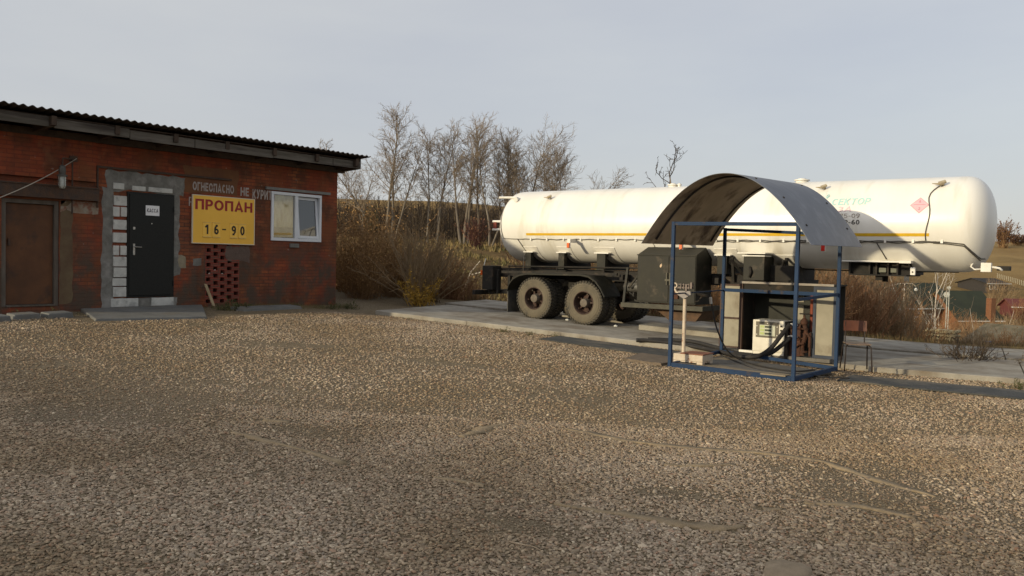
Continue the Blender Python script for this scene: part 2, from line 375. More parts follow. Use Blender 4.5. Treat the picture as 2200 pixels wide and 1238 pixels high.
for (n, dlo, dhi, kind) in ((112000, 3.2, 8.6, 1.), (125000, 8.6, 19.0, 1.), (110000, 3.2, 9.5, .45)):
    Dd = np.sqrt(rng.uniform(dlo**2, dhi**2, n)); A = rng.uniform(-.69, .69, n)
    X = FH[0]*Dd+RH[0]*A*Dd; Y = FH[1]*Dd+RH[1]*A*Dd
    keep = (X > -15.6) & (Y < 14.95+.142*(X+5)) & ~((X < -14.3) & (Y > 7.2) & (Y < 14.5))
    pn = np.array([mnoise.noise(Vector((x*.8, y*.8, 3)))+.5*mnoise.noise(Vector((x*2.6, y*2.6, 7))) for x, y in zip(X, Y)])
    rd_ = rib_dist(X, Y)+.035*np.array([mnoise.noise(Vector((x*11, y*11, 2))) for x, y in zip(X, Y)])
    if kind == 1.: p = np.where(rd_ < .005, .03, np.clip(1.08-1.05*patches(X, Y)*(1+.9*pn)-np.clip(pn-.05, 0, 1)*.9, .10, 1))
    else: p = np.where(rd_ < .01, .10, np.clip(.55+.4*pn, .2, 1))
    keep &= rng.uniform(0, 1, n) < p
    PX.append(np.stack([X[keep], Y[keep]], 1)); big = np.where(rng.uniform(0, 1, n) > .985, 1.7, 1.)
    PS.append((kind*big*(1+.25*np.clip(Dd-9, 0, 8)/8))[keep])
PX = np.concatenate(PX); PS = np.concatenate(PS)
pm = bpy.data.meshes.new('gravel')
pm.from_pydata([(x, y, ground(x, y)+.004) for x, y in PX.tolist()], [], [])
pa = pm.attributes.new('size', 'FLOAT', 'POINT'); pa.data.foreach_set('value', PS.astype(np.float32))
def stone_material():
    m = bpy.data.materials.new('gravel_stone'); m.use_nodes = True; t = m.node_tree; N = t.nodes; K = t.links.new
    b = N['Principled BSDF']; b.inputs['Roughness'].default_value = .7; b.inputs['Specular IOR Level'].default_value = .25
    oi = N.new('ShaderNodeObjectInfo'); r = N.new('ShaderNodeValToRGB'); e = r.color_ramp.elements
    stops = [(0, (.20, .155, .125)), (.15, (.36, .32, .28)), (.3, (.29, .23, .18)), (.45, (.46, .42, .37)), (.6, (.34, .26, .21)), (.72, (.25, .23, .22)), (.84, (.55, .50, .44)), (.93, (.36, .22, .16)), (1, (.62, .60, .56))]
    e[0].color = (*stops[0][1], 1); e[1].position = 1; e[1].color = (*stops[-1][1], 1)
    for p, c in stops[1:-1]: q = e.new(p); q.color = (*c, 1)
    K(oi.outputs['Random'], r.inputs[0])
    for q in e: m_ = (q.color[0]*.3+q.color[1]*.5+q.color[2]*.2); q.color = tuple((.6*v+.4*(.75*m_+.08))**1.25*k for v, k in zip(q.color[:3], (1.05, .90, .675)))+(1,)
    gc = N.new('ShaderNodeNewGeometry'); nn = N.new('ShaderNodeTexNoise'); nn.inputs['Scale'].default_value = .55; nn.inputs['Detail'].default_value = 5; K(gc.outputs['Position'], nn.inputs['Vector'])
    mr = N.new('ShaderNodeMapRange'); mr.inputs[1].default_value = .38; mr.inputs[2].default_value = .64; K(nn.outputs[0], mr.inputs[0])
    x1 = N.new('ShaderNodeMix'); x1.data_type = 'RGBA'; x1.blend_type = 'MULTIPLY'; x1.inputs[0].default_value = 1; x2 = N.new('ShaderNodeMix'); x2.data_type = 'RGBA'
    K(mr.outputs[0], x2.inputs[0]); x2.inputs[6].default_value = (.80, .76, .68, 1); x2.inputs[7].default_value = (1.08, 1.1, 1.14, 1)
    K(r.outputs[0], x1.inputs[6]); K(x2.outputs[2], x1.inputs[7]); K(x1.outputs[2], b.inputs['Base Color'])
    return m
go_ = bpy.data.objects.new('gravel', pm); COL.objects.link(go_)
tag(go_, 'loose rounded river pebbles covering the yard in front of the tanker', 'gravel', kind='stuff')
ng = bpy.data.node_groups.new('pebbles', 'GeometryNodeTree')
ng.interface.new_socket('Geometry', in_out='INPUT', socket_type='NodeSocketGeometry')
ng.interface.new_socket('Geometry', in_out='OUTPUT', socket_type='NodeSocketGeometry')
def gn(t, **k):
    n = ng.nodes.new(t)
    for a, b_ in k.items(): setattr(n, a, b_)
    return n
gi = gn('NodeGroupInput'); gout = gn('NodeGroupOutput'); GL = ng.links.new
join = gn('GeometryNodeGeometryToInstance')
for k in range(4):
    ico = gn('GeometryNodeMeshIcoSphere'); ico.inputs['Radius'].default_value = 1; ico.inputs['Subdivisions'].default_value = 2
    pos = gn('GeometryNodeInputPosition'); nt = gn('ShaderNodeTexNoise'); nt.noise_dimensions = '4D'; nt.inputs['W'].default_value = k*3.7; nt.inputs['Scale'].default_value = .9
    GL(pos.outputs[0], nt.inputs['Vector'])
    sub = gn('ShaderNodeVectorMath', operation='SUBTRACT'); GL(nt.outputs['Color'], sub.inputs[0]); sub.inputs[1].default_value = (.5, .5, .5)
    sc = gn('ShaderNodeVectorMath', operation='SCALE'); GL(sub.outputs[0], sc.inputs[0]); sc.inputs['Scale'].default_value = 1.1
    sp = gn('GeometryNodeSetPosition'); GL(ico.outputs['Mesh'], sp.inputs['Geometry']); GL(sc.outputs[0], sp.inputs['Offset'])
    ss = gn('GeometryNodeSetShadeSmooth'); GL(sp.outputs[0], ss.inputs[0])
    sm = gn('GeometryNodeSetMaterial'); GL(ss.outputs[0], sm.inputs[0])
    if k == 0: stone_m = stone_material()
    sm.inputs['Material'].default_value = stone_m
    GL(sm.outputs[0], join.inputs[0])
iop = gn('GeometryNodeInstanceOnPoints'); GL(gi.outputs[0], iop.inputs['Points']); GL(join.outputs[0], iop.inputs['Instance'])
iop.inputs['Pick Instance'].default_value = True
ri = gn('FunctionNodeRandomValue', data_type='INT'); ri.inputs[4].default_value = 0; ri.inputs[5].default_value = 3; ri.inputs['Seed'].default_value = 5
GL(ri.outputs[2], iop.inputs['Instance Index'])
rr = gn('FunctionNodeRandomValue', data_type='FLOAT_VECTOR'); rr.inputs[0].default_value = (-.35, -.35, 0); rr.inputs[1].default_value = (.35, .35, 6.28)
GL(rr.outputs[0], iop.inputs['Rotation'])
rs = gn('FunctionNodeRandomValue', data_type='FLOAT_VECTOR'); rs.inputs[0].default_value = (.005, .0042, .0035); rs.inputs[1].default_value = (.0195, .0145, .0095); rs.inputs['Seed'].default_value = 9
na = gn('GeometryNodeInputNamedAttribute', data_type='FLOAT'); na.inputs['Name'].default_value = 'size'
vsc = gn('ShaderNodeVectorMath', operation='SCALE'); GL(rs.outputs[0], vsc.inputs[0]); GL(na.outputs[0], vsc.inputs['Scale']); GL(vsc.outputs[0], iop.inputs['Scale']); GL(iop.outputs[0], gout.inputs[0])
gm = go_.modifiers.new('pebbles', 'NODES'); gm.node_group = ng
go_.data.materials.append(stone_m)

# strips of exposed sheet / hard clay in the gravel
M_strip = mat('clay_strip', (.27, .205, .125), (.20, .15, .09), rough=.95, scale=12, bump=.4)
RIBL = ['long pale clay strip curving through the gravel nearest the camera', 'longest thin clay strip across the middle of the gravel', 'short pale clay patch at the left end of the long strip',
        'pale clay strip among stones on the left of the yard', 'thin clay strip just below the long middle one', 'small clay fleck beyond the bright curved strip', 'small clay fleck on the right of the yard',
        'small clay fleck above the left clay strip', 'faint clay strip left of the bright curved one']
for k, (pts, ws) in enumerate(RIB):
    rb = MB(); P = []
    for i in range(len(pts)-1):
        for q in range(6):
            t = q/6; P.append((pts[i][0]*(1-t)+pts[i+1][0]*t, pts[i][1]*(1-t)+pts[i+1][1]*t, ws[i]*(1-t)+ws[i+1]*t))
    P.append((*pts[-1], ws[-1])); vs = []
    for i, (x, y, w) in enumerate(P):
        a = P[max(0, i-1)]; c = P[min(len(P)-1, i+1)]; d = Vector((c[0]-a[0], c[1]-a[1], 0)).normalized(); n = Vector((-d.y, d.x, 0))
        for s, zz in ((-1, -.01), (-.8, .012), (.7, .02), (1, -.01)):
            j = .8+.9*mnoise.noise(Vector((x*9, y*9, s*5+k)))+.5*mnoise.noise(Vector((x*25, y*25, s*5+k)))
            vs.append((x+n.x*w*s*j, y+n.y*w*s*j, ground(x, y)+zz*.7+.008*mnoise.noise(Vector((x*14, y*14, s)))))
    m4 = len(P)
    rb.add(vs, [(i*4+j, i*4+j+1, (i+1)*4+j+1, (i+1)*4+j) for i in range(m4-1) for j in range(3)]+[(0, 1, 2, 3), tuple((m4-1)*4+j for j in (3, 2, 1, 0))])
    tag(rb.build('clay_strip', M_strip, smooth=True), RIBL[k], 'clay strip', 'pale strips showing through the gravel')
def lump(name, c, r, m, label, cat, group=None, seed=0, sub=3):
    bm = bmesh.new(); bmesh.ops.create_icosphere(bm, subdivisions=sub, radius=1)
    mb = MB(); bm.verts.index_update()
    for v in bm.verts:
        k = 1+.22*mnoise.noise(v.co*1.3+Vector((seed, 0, 0)))+.08*mnoise.noise(v.co*4+Vector((seed, 9, 0)))
        mb.v.append((c[0]+v.co.x*r[0]*k, c[1]+v.co.y*r[1]*k, c[2]+v.co.z*r[2]*k))
    mb.f = [tuple(v.index for v in f.verts) for f in bm.faces]; bm.free()
    return tag(mb.build(name, m, smooth=True), label, cat, group)
M_rock = mat('rock', (.27, .21, .14), (.20, .155, .10), rough=.9, scale=9, bump=.4)
lump('flat_stone', (-1.53, 4.66, ground(-1.5, 4.7)+.0), (.14, .17, .045), M_rock, 'flat pale stone half buried in gravel at the bottom edge', 'stone', seed=3)
tw = MB(); tw.tube([(-2.99, 4.02, .028), (-2.9, 4.0, .04), (-2.82, 4.03, .035), (-2.74, 4.03, .02)], [.005, .005, .004, .003], 5)
tag(tw.build('dry_twig', mat('dry_wood', (.42, .33, .22), (.3, .22, .14), scale=20), smooth=True), 'thin pale bent twig lying on gravel in the foreground', 'twig')

# ------------------------------------------------------------------ concrete slabs, kerbs, mats
M_conc = mat('old_concrete', (.31, .285, .235), (.22, .20, .165), rough=.92, scale=2.2, c3=(.15, .12, .085), s3=1.3, p3=(.46, .68), bump=.3, bscale=30)
M_conc2 = mat('concrete_pad', (.15, .15, .14), (.105, .105, .10), rough=.9, scale=2.5, c3=(.14, .13, .11), s3=2, bump=.25, bscale=30)
SA = radians(8.1); su = Vector((cos(SA), sin(SA), 0)); sv = Vector((-sin(SA), cos(SA), 0)); S0 = Vector((-5, 14.78, 0))
def slab_pt(a, b): return S0+su*a+sv*b
def slab(name, a0, a1, b0, b1, label, kind_group, top=.02, th=.35, m=None, jag=.03, seed=0):
    mb = MB(); n = max(2, int((a1-a0)/.35)); vs = []
    for i in range(n+1):
        a = a0+(a1-a0)*i/n
        for b, s in ((b0, 1), (b1, -1)):
            j = jag*mnoise.noise(Vector((a*1.7, b, seed)))+jag*.5*mnoise.noise(Vector((a*6, b, seed)))
            p = slab_pt(a, b+j); z = g(p.x)+top
            if s == 1: vs += [(p.x, p.y, z-th), (p.x, p.y, z-.012), (p.x-sv.x*-.012, p.y+sv.y*.012, z)]
            else: vs += [(p.x, p.y, z), (p.x, p.y, z-th)]
    k = 5
    fs = [(i*k+j, i*k+j+1, (i+1)*k+j+1, (i+1)*k+j) for i in range(n) for j in range(4)]
    fs += [(0, 1, 2, 3, 4), tuple(n*k+j for j in (4, 3, 2, 1, 0))]
    mb.add(vs, fs)
    return tag(mb.build(name, m or M_conc), label, 'concrete slab', kind_group)
sg = 'worn concrete slabs laid in two rows under the trailer'
E_ = ['leftmost front-row slab, in the shade of the brick building', 'front-row slab with the left tyres on it', 'front-row slab behind the pump shelter', 'front-row slab right of the chair, behind the rubber mat']
for i, (a0, a1) in enumerate([(-9.05, -6.62), (-6.6, -.9), (-.88, 3.6), (3.62, 9.5)]):
    slab('concrete_slab', a0, a1, 0, 3.0, 'worn grey concrete slab, '+E_[i], sg, top=.02+.006*(i % 2), seed=i)
E_ = ['leftmost slab of the back row, left of the trailer', 'back-row slab under the trailer wheels', 'back-row slab beyond the pump cabinet', 'back-row slab at the right, beyond the dry bush']
for i, (a0, a1) in enumerate([(-9.5, -7.1), (-7.08, -1.5), (-1.48, 3.4), (3.42, 9.9)]):
    slab('concrete_slab', a0, a1, 3.55, 5.75, 'pale concrete slab, '+E_[i], sg, top=.01+.005*(i % 2), seed=i+7)
slab('concrete_kerb', -3.5, -.6, 2.05, 2.95, 'low raised concrete kerb behind the pump shelter, lit along its edge', None, top=.13, th=.105, seed=20)['category'] = 'kerb'

M_rub = mat('black_rubber', (.035, .037, .037), (.06, .06, .056), rough=.85, scale=3, c3=(.14, .12, .09), s3=1.6, p3=(.52, .7), bump=.2)
def matquad(name, pts, label, m, th=.02, cat='rubber mat', n=14, lift=.03):
    mb = MB(); a, b, c, d = [Vector((*p, 0)) for p in pts]; vs = []
    for i in range(n+1):
        t = i/n; p = a.lerp(b, t); q = d.lerp(c, t)
        p += Vector((0, .05*mnoise.noise(Vector((t*6, 1, 0))), 0)); q += Vector((0, .05*mnoise.noise(Vector((t*6, 5, 0))), 0))
        zp = ground(p.x, p.y)+lift+.012*mnoise.noise(Vector((t*5, 2, 0))); zq = ground(q.x, q.y)+lift
        vs += [(p.x, p.y, zp-th), (p.x, p.y, zp), (q.x, q.y, zq), (q.x, q.y, zq-th)]
    fs = [(i*4+j, i*4+(j+1) % 4, (i+1)*4+(j+1) % 4, (i+1)*4+j) for i in range(n) for j in range(4)]+[(0, 1, 2, 3), (n*4+3, n*4+2, n*4+1, n*4)]
    mb.add(vs, fs); return tag(mb.build(name, m), label, cat)
pl = MB(); pl.box(-5.80, -4.12, 12.14, 12.36, .10, .118); tag(pl.build('floor_board', mat('pale_board', (.26, .21, .14), (.18, .145, .10), scale=5, stretch=(.3, 3, 1), bump=.2)), 'pale worn board along the front of the shelter floor', 'board')
matquad('rubber_mat', [(-9.2, 13.2), (-6.35, 13.3), (-6.35, 14.25), (-9.3, 14.05)], 'dark rubber mat on gravel left of the blue shelter', M_rub)
matquad('rubber_mat', [(-3.7, 13.25), (2.0, 13.6), (2.0, 14.75), (-3.7, 14.1)], 'long dark rubber mat on gravel right of the blue shelter', M_rub)
M_ply = mat('weathered_plywood', (.17, .13, .09), (.11, .085, .06), scale=4, stretch=(1, 6, 1), rough=.85, bump=.2)
matquad('wooden_board', [(-6.6, 11.85), (-5.98, 11.9), (-6.1, 13.2), (-7.0, 13.15)], 'weathered brown board poking out of the shelter on the left', M_ply, .04, 'board', lift=.045)
M_floor = mat('shelter_floor', (.13, .125, .115), (.09, .085, .075), rough=.8, scale=3, c3=(.24, .19, .12), s3=1.5, p3=(.5, .66), bump=.2)
matquad('floor_plate', [(-5.86, 12.06), (-4.1, 12.25), (-4.0, 13.98), (-5.98, 14.25)], 'dirty grey floor sheet inside the blue shelter frame', M_floor, .03, 'floor plate', lift=.05)

# ------------------------------------------------------------------ brick building
WX = -16.0
M_wall = brick_mat('painted_brick', (.32, .105, .042), (.16, .05, .028), (.06, .044, .035), paint=(.235, .044, .021))
bld = thing('brick_building', (-16, 9.5, .5), 'low red painted brick building with corrugated roof beside the gravel yard', 'building')
holes = {'d1': (6.50, 7.48, .66, 2.58), 'd2': (8.76, 9.76, .78, 2.86), 'w': (12.17, 13.62, 2.01, 3.12), 'l': (10.5, 11.34, .62, 1.87)}
wb = MB(); Y0, Y1, Z0, Z1 = 5.75, 14.13, .2, 3.86
ys = sorted({Y0, Y1} | {v for h in holes.values() for v in h[:2]}); zs = sorted({Z0, Z1} | {v for h in holes.values() for v in h[2:]})
for i in range(len(ys)-1):
    for j in range(len(zs)-1):
        cy, cz = (ys[i]+ys[i+1])/2, (zs[j]+zs[j+1])/2
        if any(h[0] < cy < h[1] and h[2] < cz < h[3] for h in holes.values()): continue
        wb.add([(WX, ys[i], zs[j]), (WX, ys[i+1], zs[j]), (WX, ys[i+1], zs[j+1]), (WX, ys[i], zs[j+1])], [(0, 1, 2, 3)])
for a, b, c, d in holes.values():   # reveals
    for p in ([(a, c), (b, c)], [(b, c), (b, d)], [(b, d), (a, d)], [(a, d), (a, c)]):
        (y0, z0), (y1, z1) = p; wb.add([(WX, y0, z0), (WX, y1, z1), (WX-.3, y1, z1), (WX-.3, y0, z0)], [(0, 1, 2, 3)])
BX = -22.5
wb.add([(WX, Y1, Z0), (BX, Y1, Z0), (BX, Y1, Z1-.5), (WX, Y1, Z1)], [(0, 1, 2, 3)])
wb.add([(WX, Y0, Z0), (BX, Y0, Z0), (BX, Y0, Z1-.5), (WX, Y0, Z1)], [(0, 1, 2, 3)])
wb.add([(BX, Y0, Z0), (BX, Y1, Z0), (BX, Y1, Z1-.5), (BX, Y0, Z1-.5)], [(0, 1, 2, 3)])
wall = wb.build('wall', M_wall, bld)
# dark room behind openings
ib = MB(); ib.box(-22.3, WX-.301, 5.9, 13.9, .3, 3.3)
ib.build('interior', mat('dark_interior', (.03, .026, .022), (.02, .018, .016)), bld)
# projecting brick band and pier at the left
pb = MB(); pb.box(WX, WX+.07, 5.77, 8.12, 2.98, 3.80); pb.build('brick_band', M_wall, wall)
# lattice of bricks
lb = MB(); r0z = .62
for r in range(16):
    z0 = r0z+r*.078; off = 0 if r % 2 else .17; y = 10.5-off*.5-.12; 
    hs = [10.58+off*.5+k*.34*.5*2 for k in range(-1, 4)]
    hs = [10.60+(.085 if r % 2 else -.0)*1+k*.17 for k in range(-1, 6) if (k+r) % 2 == 0] if False else [10.585+(.085 if r % 2 else 0)*2*1+k*.34 for k in range(-1, 4)]
    cur = 10.5
    for h in hs:
        a, b = h-.052, h+.052
        if b < 10.5 or a > 11.34: continue
        a = max(a, 10.5)
        if a > cur: lb.box(WX-.12, WX+.006*((r*7) % 3-1)-.004, cur, a, z0+.002, z0+.076)
        cur = b
    if cur < 11.34: lb.box(WX-.12, WX+.004, cur, 11.34, z0+.002, z0+.076)
lb.build('brick_lattice', brick_mat('lattice_brick', (.24, .06, .04), (.18, .05, .035), (.1, .07, .05), bs=(.24, .078)), wall)
M_scrap = mat('scrap_white', (.6, .58, .52), (.5, .48, .42))
for y, z in ((10.62, 1.24), (10.75, 1.31), (10.93, 1.23), (10.61, 1.52)):
    wp = MB(); wp.obox((WX-.03, y, z), (.004, 0, 0), (0, .025, .01), (0, -.008, .02)); wp.build('paper_scrap', M_scrap, wall)
# mortar patches and white blocks round the grey door
M_cem = mat('cement_patch', (.20, .195, .175), (.13, .125, .11), rough=.95, scale=5, c3=(.26, .25, .23), s3=3, bump=.6)
def ragged(name, y0, y1, z0, z1, th, m, seed, amp=.05, step=.09, parent=None, skip=None):
    mb = MB(); ny = max(2, int((y1-y0)/step)); nz = max(2, int((z1-z0)/step)); vs = []
    for j in range(nz+1):
        for i in range(ny+1):
            y = y0+(y1-y0)*i/ny; z = z0+(z1-z0)*j/nz
            e = i in (0, ny) or j in (0, nz)
            dy = amp*mnoise.noise(Vector((y*5, z*5, seed))) if i in (0, ny) else 0
            dz = amp*mnoise.noise(Vector((y*5, z*5, seed+3))) if j in (0, nz) else 0
            vs.append((WX+(.001 if e else th*(.7+.5*mnoise.noise(Vector((y*7, z*7, seed))))), y+dy, z+dz))
    fs = [(j*(ny+1)+i, j*(ny+1)+i+1, (j+1)*(ny+1)+i+1, (j+1)*(ny+1)+i) for j in range(nz) for i in range(ny)]
    mb.add(vs, fs); return mb.build(name, m, parent or wall, smooth=True)
ragged('cement_patch', 8.28, 8.50, .58, 2.9, .018, M_cem, 1)
ragged('cement_patch', 8.32, 10.02, 2.86, 3.24, .02, M_cem, 2, amp=.09)
ragged('cement_patch', 9.76, 9.90, 1.2, 2.9, .014, M_cem, 4, amp=.06)
ragged('cement_patch', 8.4, 9.85, .5, .77, .012, M_cem, 5, amp=.05)
ragged('cement_patch', 9.83, 10.05, 1.35, 1.62, .014, mat('plaster_spot', (.3, .26, .18), (.22, .18, .12)), 6, amp=.06)
ragged('cement_patch', 10.2, 10.42, 1.42, 1.56, .012, M_cem, 7, amp=.05)
ragged('cement_patch', 11.0, 11.6, 1.5, 1.86, .010, mat('cement_brown', (.13, .09, .07), (.10, .07, .055), bump=.5), 8, amp=.08)
ragged('ochre_plaster', 9.98, 11.3, 2.95, 3.5, .006, mat('ochre_plaster', (.17, .075, .03), (.12, .05, .025), scale=3, bump=.3), 11, amp=.05)
ragged('khaki_plaster', 7.5, 7.72, .7, 2.6, .006, mat('khaki_plaster', (.14, .10, .055), (.10, .06, .035), scale=3, bump=.3), 12, amp=.04)
ragged('whitewash_panel', 7.5, 8.2, 2.38, 2.60, .007, mat('whitewash', (.27, .24, .19), (.22, .14, .09), scale=8, c3=(.2, .08, .05), s3=5, p3=(.5, .6)), 13, amp=.03)
class Each:   # every box becomes a part of its own
    def __init__(s, name, parent, bevel): s.a = (name, parent, bevel)
    def box(s, *q): m_ = MB(); m_.box(*q); m_.build(s.a[0], M_blk, s.a[1], bevel=s.a[2])
rb_ = random.Random(4); z = .80
M_blk = mat('aerated_block', (.55, .55, .51), (.42, .42, .39), rough=.95, scale=6, c3=(.32, .32, .3), s3=5, p3=(.56, .66), bump=.4)
blk = Each('white_block', wall, .01)
while z < 2.78:
    h = rb_.choice([.15, .19, .19, .12])
    a = 8.50+rb_.uniform(-.02, .02)
    if rb_.random() < .35:
        mcut = rb_.uniform(8.58, 8.64); blk.box(WX-.05, WX+.028, a, mcut-.012, z, z+h); blk.box(WX-.05, WX+.03, mcut+.012, 8.755, z+.005, z+h)
    else: blk.box(WX-.05, WX+.028+rb_.uniform(-.004, .004), a, 8.755, z, z+h)
    z += h+rb_.choice([.02, .025, .06])
for a, b in ((8.45, 9.0), (9.28, 9.76)): blk.box(WX-.05, WX+.035, a, b, .60, .765)
for a, b in ((8.86, 9.14), (9.2, 9.72), (8.48, 8.7)): blk.box(WX-.05, WX+.027, a, b, 2.885, 2.885+rb_.uniform(.08, .13))
# steel lintels
M_lin = mat('rusty_steel', (.055, .04, .032), (.09, .05, .03), rough=.8, scale=8, bump=.3)
l_ = MB(); l_.box(WX, WX+.12, 5.77, 8.16, 2.62, 2.84); l_.box(WX, WX+.14, 5.77, 8.16, 2.84, 2.865)
l_.box(WX, WX+.045, 8.17, 11.1, 3.26, 3.30)
l_.build('lintel', M_lin, wall)
# pipes
pb = MB(); pb.tube([(WX+.05, 8.16, 2.5), (WX+.05, 8.16, 3.3)], .02, 6); pb.build('pipe', M_lin, wall)

# plank door
M_door1 = mat('rust_brown_door', (.125, .055, .025), (.085, .04, .02), rough=.75, scale=2.5, c3=(.04, .03, .025), s3=2.2, p3=(.52, .7), bump=.15)
d1 = MB(); d1.box(WX-.12, WX-.075, 6.58, 7.40, .70, 2.50)
dr1 = d1.build('door', M_door1, bld, bevel=.004); tag(dr1, 'rusty brown steel door at the left')
fr = MB(); fr.box(WX-.14, WX-.02, 6.503, 6.577, .663, 2.577); fr.box(WX-.14, WX-.02, 7.403, 7.477, .663, 2.577); fr.box(WX-.14, WX-.021, 6.577, 7.403, 2.505, 2.577); fr.box(WX-.14, WX+.02, 6.577, 7.403, .663, .695)
fr.build('frame', mat('grey_brown_timber', (.13, .11, .09), (.08, .065, .05), stretch=(1, 1, .2), scale=8), dr1)
hd = MB(); hd.box(WX-.075, WX-.04, 6.63, 6.66, 1.75, 1.87); hd.build('handle', M_lin, dr1)
# grey steel door with paper sheet
M_door2 = mat('charcoal_door', (.017, .018, .016), (.012, .013, .012), rough=.6, scale=30, spec=.25)
d2 = MB(); d2.box(WX-.03, WX+.045, 8.80, 9.72, .82, 2.82)
dr2 = d2.build('door', M_door2, bld, bevel=.008); tag(dr2, 'dark charcoal steel door with white paper sheet')
fr = MB(); fr.box(WX-.1, WX+.03, 8.763, 8.797, .783, 2.857); fr.box(WX-.1, WX+.03, 9.723, 9.757, .783, 2.857); fr.box(WX-.1, WX+.028, 8.797, 9.723, 2.823, 2.857); fr.box(WX-.1, WX+.028, 8.797, 9.723, .783, .817)
fr.build('frame', M_door2, dr2)
M_chr = mat('dull_chrome', (.5, .5, .48), (.4, .4, .38), rough=.3, metal=.8)
hd = MB(); hd.box(WX+.045, WX+.055, 8.87, 8.91, 1.62, 1.84); hd.tube([(WX+.055, 8.89, 1.78), (WX+.10, 8.89, 1.78), (WX+.105, 9.02, 1.775)], .01, 8)
hd.build('handle', M_chr, dr2, smooth=.6)
hd = MB(); hd.box(WX+.045, WX+.055, 8.87, 8.91, 2.12, 2.17); hd.build('lock', M_chr, dr2)
hd = MB(); hd.cyl((WX+.045, 9.26, 2.25), (WX+.052, 9.26, 2.25), .012, 8); hd.build('peephole', M_chr, dr2)
for z in (1.0, 2.5):
    hg = MB(); hg.cyl((WX+.05, 9.735, z), (WX+.05, 9.735, z+.12), .012, 8); hg.build('hinge', M_door2, dr2)
pp = MB(); pp.box(WX+.046, WX+.049, 9.13, 9.42, 2.41, 2.61)
tag(pp.build('paper_sheet', mat('paper', (.78, .78, .78), (.74, .74, .74)), None), 'white paper sheet reading КАССА taped to the dark door', 'notice')
pps = bpy.data.objects['paper_sheet']
tx = MB(); letter(tx, 'КАССА', lambda a, b: (WX+.0515, 9.155+a*.24, 2.475+b*.075), bold=.02); tx.build('lettering', mat('ink', (.03, .02, .03), (.03, .02, .03)), pps)

# window
M_pvc = mat('white_pvc', (.66, .69, .72), (.6, .63, .67), rough=.35, spec=.5, scale=3)
win = MB(); a, b, c, d = 12.165, 13.625, 2.005, 3.125
for q in ((a, a+.065, c, d), (b-.065, b, c, d), (a+.065, b-.065, c, c+.07), (a+.065, b-.065, d-.065, d), (12.83, 12.92, c+.07, d-.065)):
    win.box(WX-.06, WX+.03, *q)
wo_ = win.build('window', M_pvc, bld, bevel=.006); tag(wo_, 'white plastic two pane window')
M_glass = bpy.data.materials.new('window_glass'); M_glass.use_nodes = True
gbn = M_glass.node_tree.nodes['Principled BSDF']; gbn.inputs['Base Color'].default_value = (.02, .025, .03, 1); gbn.inputs['Roughness'].default_value = .03; gbn.inputs['Specular IOR Level'].default_value = .6; gbn.inputs['IOR'].default_value = 1.8
cu = MB(); n = 24
vs = []
for i in range(n+1):
    y = 12.24+.58*i/n; xo = .008*sin(i*1.1)
    vs += [(WX-.035+xo*.6, y, 2.085), (WX-.035+xo, y, 3.055)]
cu.add(vs, [(2*i, 2*i+1, 2*i+3, 2*i+2) for i in range(n)])
cu.build('curtain', mat('cream_curtain', (.36, .33, .18), (.27, .235, .12), scale=5, stretch=(1, 3, 1)), wo_)
ns_ = MB(); ns_.box(WX-.033, WX-.02, 12.235, 12.825, 2.085, 2.32); ns_.build('net_curtain', mat('olive_net', (.22, .20, .11), (.17, .15, .08), scale=6), wo_)
# glazing in front of the curtain: thin clear sheet
M_gl2 = bpy.data.materials.new('clear_pane'); M_gl2.use_nodes = True; t = M_gl2.node_tree; t.nodes.clear()
o_ = t.nodes.new('ShaderNodeOutputMaterial'); ms = t.nodes.new('ShaderNodeMixShader'); tr = t.nodes.new('ShaderNodeBsdfTransparent'); gl = t.nodes.new('ShaderNodeBsdfGlossy'); gl.inputs['Roughness'].default_value = .02; ms.inputs[0].default_value = .09
t.links.new(tr.outputs[0], ms.inputs[1]); t.links.new(gl.outputs[0], ms.inputs[2]); t.links.new(ms.outputs[0], o_.inputs[0])
pn = MB(); pn.box(WX-.014, WX-.008, 12.232, 12.828, 2.078, 3.058); pn.build('pane', M_gl2, wo_)
sash = MB()
def tilt(v):   # the right sash is tipped inwards at the top
    x, y, z = v; return (WX-.005-(z-2.08)*.10, y, z)
for q in ((12.925, 12.98, 2.08, 3.05), (13.49, 13.555, 2.08, 3.05), (12.98, 13.49, 2.08, 2.14), (12.98, 13.49, 2.99, 3.05)):
    y0, y1, z0, z1 = q
    P = [(0, y0, z0), (0, y1, z0), (0, y1, z1), (0, y0, z1)]
    f0 = [tilt(p) for p in P]; f1 = [(p[0]+.035, p[1], p[2]) for p in f0]
    sash.add(f0+f1, [(0, 1, 2, 3), (7, 6, 5, 4), (0, 4, 5, 1), (1, 5, 6, 2), (2, 6, 7, 3), (3, 7, 4, 0)])
sh = sash.build('sash', M_pvc, wo_)
pn = MB(); P = [tilt((0, 12.975, 2.135)), tilt((0, 13.495, 2.135)), tilt((0, 13.495, 2.995)), tilt((0, 12.975, 2.995))]
P2 = [(p[0]+.012, p[1], p[2]) for p in P]; P3 = [(p[0]+.006, p[1], p[2]) for p in P]
pn.add(P3+P2, [(0, 1, 2, 3), (7, 6, 5, 4), (0, 4, 5, 1), (1, 5, 6, 2), (2, 6, 7, 3), (3, 7, 4, 0)]); pn.build('pane', M_glass, sh)
lp = MB(); lp.box(WX, WX+.05, 12.0, 13.88, 3.155, 3.215); lp.build('window_lintel', mat('grey_strip', (.22, .22, .2), (.17, .17, .16)), wall)
sl_ = MB(); sl_.box(WX, WX+.04, 12.7, 12.95, 1.86, 1.95); sl_.build('grey_brick', M_cem, wall)

